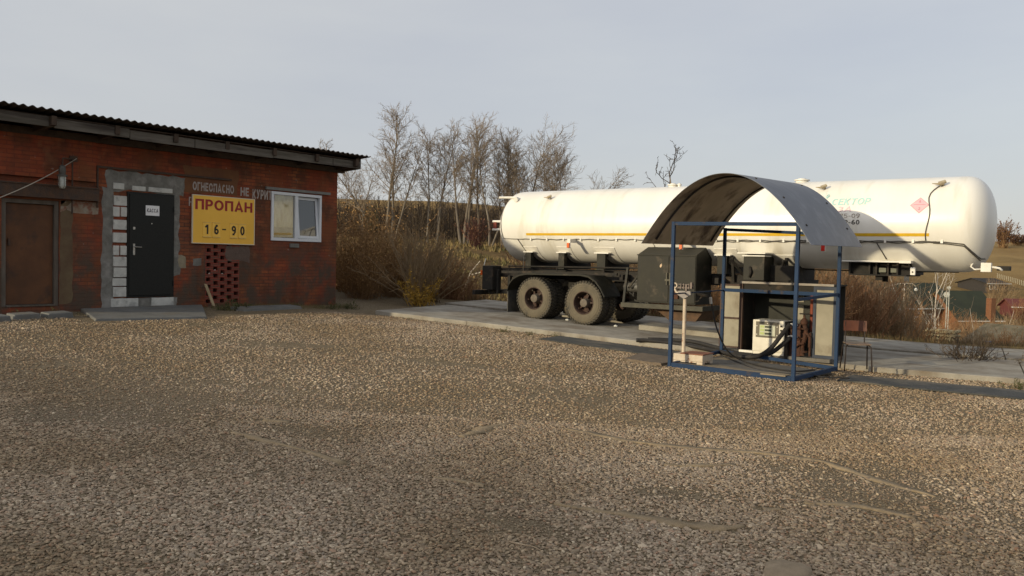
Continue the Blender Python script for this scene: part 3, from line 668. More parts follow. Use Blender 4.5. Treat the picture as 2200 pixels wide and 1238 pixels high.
# painted warning on the wall
M_wp = mat('faded_white_paint', (.40, .36, .33), (.32, .26, .23), scale=14, c3=(.16, .06, .04), s3=8, p3=(.60, .72))
tx = MB()
letter(tx, 'ОГНЕОПАСНО', lambda a, b: (WX+.013, 10.18+a*1.0, 2.985+b*.18+.01*(1-a)), bold=.035)
tx.build('lettering', M_wp, wall); tx = MB(); letter(tx, 'НЕ', lambda a, b: (WX+.006, 11.35+a*.22, 2.96+b*.19), bold=.035)
tx.build('lettering', M_wp, wall); tx = MB(); letter(tx, 'КУРИТЬ', lambda a, b: (WX+.006, 11.66+a*.62, 2.92+b*.21), bold=.035)
tx.build('lettering', M_wp, wall)
tx = MB(); letter(tx, 'Р', lambda a, b: (WX+.006, 10.10+a*.10, 2.66+b*.19), bold=.02)
tx.build('faded_stroke', M_wp, wall)

# roof: corrugated sheets, fascia boards, rafter ends, soffit
M_roof = mat('weathered_roof_sheet', (.075, .06, .05), (.05, .042, .038), rough=.9, scale=5, bump=.2)
rf = MB(); nY = 600; ya, yb = 5.6, 14.42; vs = []
for i in range(nY+1):
    y = ya+(yb-ya)*i/nY; w = .017*sin(2*pi*y/.15)
    jut = .03*mnoise.noise(Vector((y*.9, 0, 0)))
    vs += [(-15.14+jut, y, 4.105+w), (-15.14+jut, y, 4.092+w), (-22.9, y, 3.50+w), (-22.9, y, 3.513+w)]
rf.add(vs, [(i*4+j, i*4+(j+1) % 4, (i+1)*4+(j+1) % 4, (i+1)*4+j) for i in range(nY) for j in range(4)]+[(0, 1, 2, 3), (nY*4+3, nY*4+2, nY*4+1, nY*4)])
roof = rf.build('roof', M_roof, bld)
M_fas = mat('grey_timber_board', (.14, .125, .105), (.08, .07, .055), rough=.9, scale=5, stretch=(1, .25, 3), c3=(.045, .035, .03), s3=2, bump=.3)
cur = 5.62; k = 0; rr_ = random.Random(8)
while cur < 14.2:
    ln = rr_.uniform(1.3, 1.9); e = min(cur+ln, 14.25); dz = rr_.uniform(-.03, .02)
    fb = MB(); fb.box(-15.33, -15.30+.004*(k % 2), cur+.006, e-.006, 3.80+dz, 3.97+dz); fb.build('fascia_board', M_fas, roof, bevel=.004); cur = e; k += 1
M_raf = mat('dark_timber', (.075, .05, .035), (.045, .033, .025), rough=.9, scale=6, bump=.3)
y = 5.8; k = 0
while y < 14.3:
    rf_ = MB(); o = rr_.uniform(-.04, .06); rf_.hexa([(-18, y, 3.55), (-15.24+o, y, 3.84), (-15.24+o, y+.09, 3.84), (-18, y+.09, 3.55), (-18, y, 3.70), (-15.24+o, y, 4.0), (-15.24+o, y+.09, 4.0), (-18, y+.09, 3.70)])
    rf_.build('rafter', M_raf, roof); y += 1.17; k += 1
so_ = MB(); so_.box(-16.02, -15.34, 5.7, 14.2, 3.99, 4.01); so_.box(-15.99, -15.90, 5.7, 14.28, 3.72, 3.84); so_.build('soffit', M_raf, roof)
ge = MB(); ge.hexa([(-22.5, 14.15, 3.3), (-15.36, 14.15, 3.80), (-15.36, 14.30, 3.80), (-22.5, 14.30, 3.3), (-22.5, 14.15, 3.47), (-15.36, 14.15, 4.05), (-15.36, 14.30, 4.05), (-22.5, 14.30, 3.47)]); ge.build('gable_board', M_raf, roof)

# bracket lamp on the left wall with its cable
lamp = thing('wall_lamp', (-15.9, 7.6, 3.3), 'caged glass jar lamp hanging from a rusty wall bracket above the brown door', 'lamp')
lm = MB(); lm.tube([(-15.93, 7.68, 2.36), (-15.93, 7.68, 3.34), (-15.85, 7.66, 3.36), (-15.7, 7.40, 3.34), (-15.7, 7.39, 3.22)], .016, 7); lm.box(-16.01, -15.9, 7.62, 7.76, 3.32, 3.42); lm.build('bracket', M_lin, lamp)
lm = MB(); lm.lathe([(3.22, .02), (3.20, .05), (3.12, .06), (3.05, .055), (3.04, .085), (3.01, .085)], 'Z', (-15.7, 7.39, 0), 16); lm.build('socket', mat('lamp_metal', (.1, .1, .09), (.07, .06, .05), rough=.5, metal=.5), lamp, smooth=.6)
M_jar = mat('ribbed_glass', (.45, .48, .44), (.3, .33, .3), rough=.15, spec=.6, scale=14)
lm = MB(); lm.lathe([(3.01, .06)]+[(3.0-.02*i, .058+.006*(i % 2)) for i in range(9)]+[(2.80, .045), (2.785, .0)], 'Z', (-15.7, 7.39, 0), 16); lm.build('glass_jar', M_jar, lamp, smooth=True)
lm = MB()
for i in range(6):
    a = i*pi/3; lm.tube([(-15.7+.078*cos(a), 7.39+.078*sin(a), 3.01), (-15.7+.078*cos(a), 7.39+.078*sin(a), 2.83), (-15.7, 7.39, 2.77)], .004, 4)
lm.build('wire_cage', M_lin, lamp)
cb_ = MB(); P = []
for i in range(25):
    t = i/24; P.append((-15.9+1.2*t**1.0, 7.74-3.2*t, 3.38-1.35*t-.55*4*t*(1-t)*.35))
cb_.tube(P, .008, 5); tag(cb_.build('cable', mat('pale_cable', (.35, .32, .27), (.3, .27, .22))), 'pale cable sagging from the lamp bracket towards the left edge', 'cable')

# price board
brd = thing('price_sign', (WX+.02, 10.9, 1.9), 'yellow board reading ПРОПАН 16-90 fixed to the brick wall', 'sign')
sb = MB(); sb.box(WX+.015, WX+.05, 10.17, 11.68, 1.90, 2.89); sb.build('panel', mat('sign_yellow', (.88, .51, .07), (.82, .47, .06), rough=.5, scale=2), brd, bevel=.003)
eb = MB()
for q in ((10.155, 11.695, 2.89, 2.905), (10.155, 11.695, 1.885, 1.90), (10.155, 10.17, 1.90, 2.89), (11.68, 11.695, 1.90, 2.89)): eb.box(WX+.015, WX+.055, *q)
eb.build('trim', mat('sign_trim', (.75, .66, .5), (.7, .6, .45), rough=.5), brd)
tx = MB(); letter(tx, 'ПРОПАН', lambda a, b: (WX+.053, 10.22+a*1.41, 2.60+b*.22), bold=.032); tx.build('lettering', mat('sign_red', (.33, .02, .02), (.28, .02, .02), rough=.5), brd)
M_dig = mat('digit_black', (.02, .015, .012), (.02, .015, .012), rough=.5)
for ch, y0, y1 in (('1', 10.46, 10.53), ('6', 10.67, 10.78), ('9', 11.10, 11.21), ('0', 11.32, 11.43)):
    tx = MB(); letter(tx, ch, lambda a, b, y0=y0, y1=y1: (WX+.0585, y0+a*(y1-y0), 2.09+b*.2), bold=.03); tx.build('price_digit', M_dig, brd)
tx = MB(); tx.box(WX+.052, WX+.056, 10.87, 10.96, 2.19, 2.215); tx.build('dash', M_dig, brd)
for y in (10.40, 10.63, 11.06, 11.28):
    hb = MB(); hb.box(WX+.052, WX+.055, y, y+.19, 2.04, 2.33); hd_ = hb.build('digit_card', mat('card_yellow', (.92, .56, .09), (.88, .52, .08), rough=.4), brd)
    for za, zb_ in ((2.02, 2.04), (2.33, 2.342)): rl = MB(); rl.box(WX+.05, WX+.064, y, y+.19, za, zb_); rl.build('card_rail', mat('rail_cream', (.72, .5, .16), (.7, .48, .14)), hd_)

# forecourt
fc = MB(); fc.hexa([(-15.95, 7.85, .3), (-14.45, 7.3, .3), (-14.05, 9.3, .3), (-15.95, 10.45, .3), (-15.95, 7.85, .60), (-14.5, 7.4, .515), (-14.1, 9.3, .50), (-15.95, 10.4, .60)])
tag(fc.build('concrete_step', M_conc2, bevel=.015), 'smooth grey concrete pad before the dark steel door', 'step')
kb = MB(); rk = random.Random(2); yy = 5.2
stg = 'broken concrete pieces edging the building forecourt'
labs = ['leftmost broken kerb piece below the brown door', 'second broken kerb piece below the brown door', 'third broken kerb piece, right of the brown door', 'fourth broken kerb piece touching the concrete pad']
for i in range(4):
    q = MB(); ln = .5; x = -15.15+rk.uniform(-.1, .1); zc = ground(x, yy)
    q.hexa([(x-.15, yy, zc-.1), (x+.14, yy+.03, zc-.1), (x+.12, yy+ln, zc-.1), (x-.17, yy+ln-.05, zc-.1), (x-.13, yy+.02, zc+.10), (x+.12, yy+.05, zc+.08), (x+.1, yy+ln-.03, zc+.09), (x-.15, yy+ln-.07, zc+.11)])
    tag(q.build('kerb_piece', M_conc2, bevel=.02), labs[i], 'kerb', stg); yy += ln+.05
q = MB(); zc = ground(-15.2, 11); q.hexa([(-15.4, 10.6, zc-.1), (-14.9, 10.7, zc-.1), (-14.95, 12.3, zc-.1), (-15.4, 12.3, zc-.1), (-15.36, 10.7, zc+.07), (-14.95, 10.75, zc+.05), (-15.0, 12.25, zc+.05), (-15.38, 12.25, zc+.07)])
tag(q.build('kerb_piece', M_conc2, bevel=.02), 'long worn concrete strip in the weeds under the window', 'kerb')
pk = MB(); pk.obox((-15.83, 10.5, .80), (0, .035, -.008), (.012, 0, .003), (-.09, -.045, .23))
tag(pk.build('wooden_plank', mat('pale_plank', (.38, .30, .18), (.28, .21, .12), stretch=(1, 1, .2), scale=10), bevel=.004), 'short pale plank leaning on the wall beside the brick lattice', 'plank')

# unseen brick block, added behind the camera so its top edge shades the near yard
sh_ = MB(); sh_.hexa([(-70, -44, -.5), (45, -36, -.5), (45, -48, -.5), (-70, -56, -.5), (-70, -44, 10.6), (45, -36, 10.2), (45, -48, 10.2), (-70, -56, 10.6)])
tag(sh_.build('shade_blocker', brick_mat('blocker_brick', (.28, .12, .08), (.22, .1, .07), (.2, .18, .16))), 'long unseen brick block added behind the yard to shade the gravel', 'building')

# ------------------------------------------------------------------ tank trailer
TY, TZ, TR_ = 17.0, 2.51, .855
M_tank = mat('tank_white', (.72, .70, .64), (.66, .635, .57), rough=.33, spec=.5, scale=1.2, c3=(.50, .46, .36), s3=1.6, p3=(.55, .82), stretch=(1.6, .35, .35), bump=.02, bscale=1.2)
M_dkgreen = mat('dark_green_paint', (.019, .0175, .011), (.013, .0125, .009), rough=.6, spec=.25, scale=4, c3=(.085, .065, .045), s3=3, p3=(.58, .75), bump=.06)
M_chas = mat('chassis_black', (.014, .013, .011), (.024, .020, .016), rough=.8, scale=6, c3=(.06, .044, .03), s3=4, p3=(.55, .7))
M_white = mat('white_bracket', (.68, .66, .60), (.58, .55, .48), rough=.45)
trl = thing('tank_trailer', (-9, 17, .2), 'long white gas tank semi trailer with yellow stripe parked on concrete slabs', 'trailer')
hd_ = .47; prof = []
for i in range(13):
    a = pi/2*i/12; prof.append((-12.30-hd_*cos(a)**.9, TR_*sin(a)**.85))
prof += [(-12.30+(9.70)*k/12, TR_) for k in range(1, 12)]
for i in range(13):
    a = pi/2*(1-i/12); prof.append((-2.62+hd_*max(cos(a), 0)**.9, TR_*max(sin(a), 0)**.85))
prof = [(x, max(r, .002)) for x, r in prof]
tb = MB(); tb.lathe(prof, 'X', (0, TY, TZ), 96)
shell = tb.build('tank_shell', M_tank, trl, smooth=True)
def cylp(x, phi, off=.0):   # phi measured from the side facing the yard, up positive (radians)
    return (x, TY-(TR_+off)*cos(phi), TZ+(TR_+off)*sin(phi))
def zphi(z): return math.asin((z-TZ)/TR_)
def wrap(x0, x1, p0, p1, off, nx=1, n=10, th=None):
    mb = MB(); vs = []
    for i in range(n+1):
        p = p0+(p1-p0)*i/n
        vs += [cylp(x0, p, off), cylp(x1, p, off), cylp(x1, p, -.004), cylp(x0, p, -.004)]
    mb.add(vs, [(i*4+j, i*4+(j+1) % 4, (i+1)*4+(j+1) % 4, (i+1)*4+j) for i in range(n) for j in range(4)]+[(0, 1, 2, 3), (n*4+3, n*4+2, n*4+1, n*4)])
    return mb
wrap(-11.72, -3.06, zphi(2.268), zphi(2.322), .003, n=4).build('yellow_stripe', mat('stripe_yellow', (.62, .38, .02), (.55, .33, .02), rough=.4), shell)
for x in (-9.9, -7.3, -4.9): # weld seams
    wrap(x-.008, x+.008, -1.2, 1.5, .002, n=40).build('weld_seam', M_tank, shell)
def tank_text(body, x0, x1, z0, z1, m, bold=.0, shear=0., name='lettering'):
    mb = MB(); p0, p1 = zphi(z0), zphi(z1)
    letter(mb, body, lambda a, b: cylp(x0+a*(x1-x0), p0+b*(p1-p0), .007), bold, shear)
    return mb.build(name, m, shell)
tank_text('СЕКТОР', -4.76, -4.08, 2.845, 2.965, mat('teal_faded', (.32, .57, .54), (.40, .61, .57), scale=12), .02, .35)
tank_text('ГАЗА', -4.94, -4.38, 2.715, 2.81, mat('pink_faded', (.60, .42, .46), (.64, .52, .52), scale=12), .02, .3)
M_grey_t = mat('brown_grey_ink', (.30, .25, .20), (.36, .31, .26), scale=20)
tank_text('75-09', -4.58, -4.22, 2.60, 2.68, M_grey_t, .01)
tank_text('2-60', -4.49, -4.22, 2.48, 2.565, mat('dark_ink', (.06, .055, .05), (.09, .08, .07), scale=20), .02)
tb = MB()
for k in range(3):
    a = -4.86+k*.0; tb.tube([cylp(-4.86, zphi(2.97), .006), cylp(-4.84+.03*k-.03, zphi(3.02), .006), cylp(-4.85+.01*k, zphi(3.05), .006)], .006, 4)
tb.build('flame_emblem', MATS['teal_faded'], shell)
# hazard diamond
def dia(r, off, name, m):
    mb = MB(); n = 8; vs = []; cx, cz = -3.235, zphi(2.815); N_ = 8
    for j in range(N_+1):
        v = -1+2*j/N_; w = 1-abs(v)
        for i in range(2): vs.append(cylp(cx+(w*r)*(-1 if i == 0 else 1), cz+v*r/TR_, off))
    mb.add(vs, [(2*j, 2*j+1, 2*j+3, 2*j+2) for j in range(N_)]); return mb.build(name, m, shell)
dia(.155, .002, 'hazard_diamond', mat('diamond_rim', (.48, .24, .28), (.52, .28, .3)))
dm = bpy.data.objects['hazard_diamond']
M_pink = mat('diamond_pink', (.62, .36, .40), (.66, .42, .44))
dia(.142, .004, 'face', M_pink)
M_dink = mat('diamond_ink', (.36, .13, .18), (.4, .16, .2))
dl = MB(); dl.tube([cylp(-3.33, zphi(2.825), .005), cylp(-3.14, zphi(2.825), .005)], .0035, 4)
dl.tube([cylp(-3.25, zphi(2.855), .005), cylp(-3.235, zphi(2.90), .005), cylp(-3.22, zphi(2.855), .005)], .005, 4)
letter(dl, '2', lambda a, b: cylp(-3.25+a*.03, zphi(2.73)+b*.055, .007), .02); dl.build('symbol', M_dink, shell)

# cables clipped along the tank
M_cab = mat('cable_grey', (.10, .09, .075), (.07, .065, .055), rough=.6)
def cable(ptsf, r=.009): 
    mb = MB(); mb.tube(ptsf, r, 5); return mb.build('cable', M_cab, shell, smooth=True)
cable([cylp(-11.85+8.9*i/120, zphi(2.185+.006*sin(i*1.3)+.004*sin(i*.37)), .014) for i in range(121)])
cable([cylp(-7.2+4.2*i/70, zphi(2.165+.008*sin(i*1.1+1)+.004*sin(i*.5)), .014) for i in range(71)])
cl = MB(); k = 0
x = -11.6
while x < -2.7:
    c = cylp(x, zphi(2.182), .012); cl.box(x-.02, x+.02, c[1]-.012, c[1]+.02, c[2]-.028, c[2]+.028); x += .46
tag(cl.build('cable_clips', M_white, shell), kind='stuff')
def headpt(t, phi):  # t: 0 at seam .. 1 at pole of right head
    a = pi/2*t; r = TR_*cos(a)**.85; return (-2.62+hd_*sin(a)**.9+.008, TY-(r+.012)*cos(phi), TZ+(r+.012)*sin(phi))
def headpl(t, phi):
    a = pi/2*t; r = TR_*cos(a)**.85; return (-12.30-hd_*sin(a)**.9-.008, TY-(r+.012)*cos(phi), TZ+(r+.012)*sin(phi))
cable([cylp(-2.93+.0*i, .95, .05)]+[cylp(-2.93-.16*sin(min(1, i/5)*pi/2)-.03*sin(i*.6), .9-1.27*i/14, .012) for i in range(15)], .010)
cable([cylp(-3.0, zphi(2.18), .014), cylp(-2.8, zphi(2.175), .014), headpt(.1, -.45), headpt(.25, -.66), headpt(.35, -.85), headpt(.42, -1.05), headpt(.5, -1.25)], .010)
cable([cylp(-3.0, zphi(2.16), .014), cylp(-2.8, zphi(2.15), .014), headpt(.1, -.49), headpt(.25, -.71), headpt(.34, -.90), headpt(.4, -1.1)], .010)
cable([headpl(.12, .9)]+[headpl(.12+.10*sin(i/12*pi), .9-1.28*i/12) for i in range(13)]+[cylp(-12.1, zphi(2.19), .014), cylp(-11.8, zphi(2.185), .014)], .008)
cable([cylp(-11.98, zphi(2.18), .014), cylp(-11.9, -.6, .014), cylp(-11.85, -.8, .02), (-11.85, 16.28, 1.75), (-11.84, 16.26, 1.3)], .010)
cable([cylp(-3.93, zphi(2.16), .014), cylp(-3.85, -.65, .012), cylp(-3.8, -.85, .012)], .010)
cable([cylp(-8.45, zphi(2.18), .014), cylp(-8.4, -.6, .012), cylp(-8.3, -.75, .012)], .007)

# fittings on the tank
def fitting(x, z, s=1, k=0):
    c = cylp(x, zphi(z), .0); mb = MB()
    mb.tube([c, (c[0], c[1]-.03, c[2]+.05)], .02*s, 8); mb.tube([(c[0]-.05*s, c[1]-.08, c[2]+.02), (c[0]+.05*s, c[1]-.05, c[2]+.07)], [.045*s, .03*s], 10)
    mb.tube([(c[0]-.05*s, c[1]-.08, c[2]+.02), (c[0]-.16*s, c[1]-.10, c[2]+.03)], [.02*s, .006], 6)
    return tag(mb.build('valve', mat('brass_valve', (.42, .36, .25), (.30, .24, .15), rough=.5, metal=.3, scale=20), shell, smooth=.7))
fitting(-2.92, 3.17); fitting(-11.2, 3.13, .85); fitting(-4.95, 3.17, .9)
for x, w in ((-5.55, .12), (-6.2, .10), (-8.35, .1), (-8.2, .04)):
    mb = MB(); mb.lathe([(3.35, w), (3.39, w), (3.39, w*1.25), (3.41, w*1.25), (3.41, w*.7), (3.43, w*.65), (3.43, .001)], 'Z', (x, 16.95, 0), 20); mb.build('top_hatch', M_white, shell, smooth=.5)
mb = MB(); mb.tube([(-12.75, 16.45, 3.2), (-12.35, 16.44, 3.19), (-12.15, 16.42, 3.16)], .028, 8); mb.cyl((-12.17, 16.40, 3.14), (-12.17, 16.33, 3.13), .06, 14); mb.build('vent_pipe', M_white, shell, smooth=.7)
for z in (2.62, 2.42):
    mb = MB(); mb.cyl((-12.45, 16.55, z), (-12.96, 16.48, z), .03, 10); mb.build('end_pipe', M_white, shell, smooth=.7)
mb = MB(); mb.box(-12.93, -12.85, 16.46, 16.5, 2.45, 2.6); mb.build('end_lamp', mat('dull_red', (.2, .05, .03), (.15, .04, .03)), shell)
M_or = mat('orange_lens', (.62, .12, .02), (.5, .09, .02), rough=.25, spec=.5)
M_rd = mat('red_lens', (.55, .03, .02), (.45, .02, .02), rough=.25, spec=.5)
for x, m, nm in ((-10.35, M_or, 'orange side marker lamp left of the shelter'), (-7.62, M_or, 'orange side marker lamp above the green box'), (-4.78, M_rd, 'red side marker lamp below the canopy edge')):
    mb = MB(); c = cylp(x, zphi(2.17), 0)
    mb.box(x-.012, x+.012, c[1]-.30, c[1], 2.10, 2.18); mb.box(x-.04, x+.04, c[1]-.31, c[1]-.29, 1.98, 2.18)
    br_ = mb.build('lamp_bracket', M_white, shell)
    mb = MB(); mb.box(x-.032, x+.032, c[1]-.34, c[1]-.31, 1.985, 2.095); tag(mb.build('marker_lamp', m, br_, bevel=.006), nm)
mb = MB(); c = (-2.3, 16.62, 1.80)
mb.box(-2.30, -2.14, 16.55, 16.68, 1.67, 1.83); mb.build('junction_box', M_white, shell, bevel=.01)
mb = MB(); mb.tube([(-2.36, 16.7, 1.86), (-2.42, 16.62, 1.84), (-2.46, 16.6, 1.76), (-2.40, 16.6, 1.71), (-2.28, 16.6, 1.72)], .016, 7); mb.build('hose_loop', M_white, shell, smooth=True)
mb = MB(); mb.tube([(-2.14, 16.6, 1.76), (-2.02, 16.6, 1.74), (-1.98, 16.62, 1.70)], .02, 7); mb.build('hose_stub', M_white, shell, smooth=True)
mb = MB(); mb.box(-2.1, -1.9, 16.9, 17.1, 1.70, 1.78); mb.build('coupling', M_chas, shell, bevel=.01)
mb = MB(); mb.tube([(-7.1+4.4*i/30, 16.98, 1.655-.022*sin(pi*i/30)) for i in range(31)], .012, 5); mb.build('drain_line', M_chas, shell)

# saddles and posts
for x, w in ((-11.74, .16), (-10.80, .16), (-9.74, .22), (-6.9, .2)):
    wrap(x-w*.9, x+w*1.5, -.62, -pi+.62, .012, n=24).build('saddle_pad', M_white, trl)
    mb = MB(); mb.box(x-w/2, x+w/2, 16.30, 16.42, 1.50, 1.87); mb.build('saddle_post', M_dkgreen, trl, bevel=.004)
    cp = MB(); cp.box(x-w*.8, x+w*.9, 16.28, 16.46, 1.872, 1.895); cp.build('saddle_cap', M_white, trl)
    mb = MB(); n = 16; vs = []
    for i in range(n+1):
        y = 16.42+1.16*i/n; zt = TZ-sqrt(max(0, (TR_+.012)**2-(y-TY)**2))
        for xx in (x-.015, x+.015): vs += [(xx, y, 1.5), (xx, y, zt)]
    mb.add(vs, [f for i in range(n) for f in ((i*4, i*4+1, i*4+5, i*4+4), (i*4+2, i*4+6, i*4+7, i*4+3), (i*4+1, i*4+3, i*4+7, i*4+5))]); mb.build('saddle_web', M_chas, trl)
# chassis
for y in (16.55, 17.38):
    mb = MB(); mb.box(-12.9, -5.45, y, y+.07, 1.26, 1.49); mb.build('chassis_beam', M_chas, trl, bevel=.006)
for x in (-12.88, -11.9, -10.57, -9.2, -7.0, -5.5):
    mb = MB(); mb.box(x, x+.08, 16.2, 17.8, 1.30, 1.42); mb.build('crossmember', M_chas, trl)
mb = MB(); mb.tube([(-12.3, 16.28, 1.535), (-8.7, 16.28, 1.57)], .018, 6)
for x in (-12.28, -10.9, -9.65, -8.75): mb.tube([(x, 16.28, 1.535+.0*x), (x, 16.28, 1.36)], .014, 6)
mb.build('side_rail', M_chas, trl)
mb = MB(); mb.bar((-12.35, 16.1, 1.395), (-9.2, 16.1, 1.425), .05, .06); mb.build('fender_rail', M_chas, trl)
mb = MB(); mb.tube([(-12.2, 16.27, 1.44), (-12.0, 16.27, 1.38), (-11.8, 16.27, 1.40), (-11.7, 16.27, 1.48)], .01, 5); mb.build('air_line', M_chas, trl)
# fender and mud flap
fp = [(-11.995, .98), (-11.95, 1.13), (-11.83, 1.26), (-11.66, 1.345), (-11.45, 1.385), (-10.6, 1.392), (-9.98, 1.40), (-9.78, 1.37), (-9.60, 1.27), (-9.47, 1.12), (-9.36, .93)]
mb = MB(); vs = []
for i, (x, z) in enumerate(fp):
    a = fp[max(0, i-1)]; b = fp[min(len(fp)-1, i+1)]; d = Vector((b[0]-a[0], b[1]-a[1])).normalized(); nx_, nz_ = -d.y*.012, d.x*.012
    vs += [(x, 15.84, z-.03), (x, 15.84, z), (x+nx_, 15.85, z+nz_), (x+nx_, 16.54, z+nz_), (x, 16.54, z)]
mb.add(vs, [(i*5+j, i*5+(j+1) % 5, (i+1)*5+(j+1) % 5, (i+1)*5+j) for i in range(len(fp)-1) for j in range(5)])
fd = mb.build('fender', M_dkgreen, trl, smooth=.5)
mb = MB(); mb.hexa([(-12.01, 15.88, .46), (-11.99, 15.88, .46), (-11.99, 16.45, .46), (-12.01, 16.45, .46), (-12.01, 15.88, 1.02), (-11.99, 15.88, 1.02), (-11.99, 16.45, 1.02), (-12.01, 16.45, 1.02)])
mb.build('mud_flap', M_rub, trl)
mb = MB(); mb.add([(v[0], v[1]+1.62, v[2]) for v in vs], [(i*5+j, i*5+(j+1) % 5, (i+1)*5+(j+1) % 5, (i+1)*5+j) for i in range(len(fp)-1) for j in range(5)]); mb.build('fender', M_dkgreen, trl, smooth=.5)

# wheels
M_tyre = mat('dusty_tyre', (.135, .115, .08), (.095, .082, .06), rough=.95, scale=3, bump=.15, c3=(.06, .055, .045), s3=4, p3=(.56, .75))
M_tread = mat('tread_rubber', (.06, .052, .04), (.04, .037, .03), rough=.95, scale=8, bump=.2)
M_rim = mat('rusty_rim', (.065, .036, .027), (.035, .022, .018), rough=.75, scale=10, c3=(.12, .095, .07), s3=5, p3=(.55, .72))
def make_wheel(outer=True):
    R, Wd = .49, .27
    root = bpy.data.objects.new('wheel', None); COL.objects.link(root); root.empty_display_size = .1
    mb = MB()
    mb.lathe([(.02, .235), (-.005, .26), (-.012, .30), (-.018, .36), (-.01, .42), (.01, .455), (.03, .47), (.06, .474), (Wd-.06, .474), (Wd-.03, .47), (Wd-.01, .455), (Wd+.012, .42), (Wd+.016, .36), (Wd+.01, .28), (Wd-.02, .235), (Wd*.5, .25)], 'Y', n=64, close=True)
    mb.lathe([(-.0155, .395), (-.0205, .400), (-.0155, .405)], 'Y', n=48); mb.lathe([(-.0145, .345), (-.0205, .35), (-.0145, .355)], 'Y', n=48)
    ty = mb.build('tyre', M_tyre, root, smooth=.6)
    mb = MB(); n = 40
    for i in range(n):
        for side in (0, 1):
            a = 2*pi*(i+.5*side)/n; y0, y1 = ((-.004, Wd*.46) if side == 0 else (Wd*.54, Wd+.004))
            er = Vector((cos(a), 0, sin(a))); et = Vector((-sin(a), 0, cos(a)))
            c = er*.476+Vector((0, (y0+y1)/2, 0)); ay = Vector((0, (y1-y0)/2, 0))+et*(.018 if side else -.018)
            mb.obox(c, er*.014, ay, et*.020)
            yy = .006 if side == 0 else Wd-.006
            mb.obox(er*.455+Vector((0, yy, 0)), er*.026, Vector((0, .011, 0)), et*.018)
    tr_ = mb.build('tread', M_tread, ty)
    mb = MB()
    mb.lathe([(.0, .262), (-.012, .258), (-.012, .245), (.02, .236), (.10, .225), (.19, .215), (.20, .20), (.19, .14), (.17, .12), (.17, .001)] if outer else [(.0, .262), (.0, .24), (.05, .22), (.06, .001)], 'Y', n=48)
    rm = mb.build('rim', M_rim, root, smooth=.5)
    if outer:
        mb = MB(); mb.lathe([(.17, .115), (.06, .10), (.03, .095), (.0, .09), (-.01, .06), (-.01, .001)], 'Y', n=20)
        hb = mb.build('hub', mat('grey_hub', (.15, .125, .095), (.085, .07, .055), scale=14, rough=.7), root, smooth=.5)
        mb = MB()
        for i in range(5):
            a = 2*pi*i/5+.5; er = Vector((cos(a), 0, sin(a))); et = Vector((-sin(a), 0, cos(a)))
            mb.hexa([er*.08+Vector((0, .08, 0))-et*.022, er*.08+Vector((0, .08, 0))+et*.022, er*.08+Vector((0, .16, 0))+et*.022, er*.08+Vector((0, .16, 0))-et*.022,
                     er*.215+Vector((0, .135, 0))-et*.016, er*.215+Vector((0, .135, 0))+et*.016, er*.215+Vector((0, .17, 0))+et*.016, er*.215+Vector((0, .17, 0))-et*.016])
            mb.tube([er*.20+Vector((0, .10, 0)), er*.20+Vector((0, .06, 0))], .014, 6)
        mb.build('spider', M_rim, hb)
    return root
w_out = make_wheel(True); w_in = make_wheel(False)
first = True
for x, z in ((-11.24, .815), (-9.90, .775)):
    for y, flip, o in ((15.87, 0, 1), (16.20, 0, 0), (18.13, 1, 1), (17.80, 1, 0)):
        src = w_out if o else w_in
        w = src if src.parent is None else copy_tree(src)
        w.parent = trl; w.location = Vector((x, y, z))-trl.location; w.rotation_euler = (0, random.Random(int(x*10+y)).uniform(0, 6), 0)
        if flip: w.rotation_euler = (0, 0, pi)
    mb = MB(); mb.tube([(x, 16.0, z), (x, 18.0, z)], .07, 12); mb.lathe([(-.12, .07), (-.08, .16), (.08, .16), (.12, .07)], 'Y', (x, 17, z), 16); mb.build('axle', M_chas, trl, smooth=.6)
for y in (16.62, 17.38):
    mb = MB()
    for k in range(6):
        mb.tube([(-11.3, y, 1.0-.02*k), (-10.57, y, 1.16-.022*k), (-9.85, y, .98-.02*k)], .012, 4)
    mb.box(-10.75, -10.4, y-.06, y+.06, .95, 1.27); mb.build('leaf_spring', M_chas, trl)

# rear light box and bumper
mb = MB(); mb.box(-13.0, -12.68, 16.15, 16.50, .95, 1.53); mb.box(-12.68, -12.62, 16.3, 16.4, .85, 1.45); mb.build('rear_box', M_chas, trl, bevel=.012)
mb = MB(); mb.box(-13.14, -13.06, 15.95, 18.1, .82, .93); mb.build('bumper', M_chas, trl, bevel=.006)
mb = MB(); mb.box(-13.08, -12.3, 16.45, 16.53, .86, .94); mb.box(-13.08, -12.3, 17.45, 17.53, .86, .94); mb.box(-12.45, -12.38, 16.46, 16.54, .9, 1.3); mb.build('bumper_arm', M_chas, trl)
mb = MB(); mb.box(-13.05, -13.0, 16.14, 16.22, 1.30, 1.42); mb.build('tail_lamp', M_or, trl, bevel=.004)
mb = MB(); mb.tube([(-12.99, 16.2, 1.53), (-12.94, 16.2, 1.70)], .012, 6); mb.build('lamp_stalk', M_white, trl)

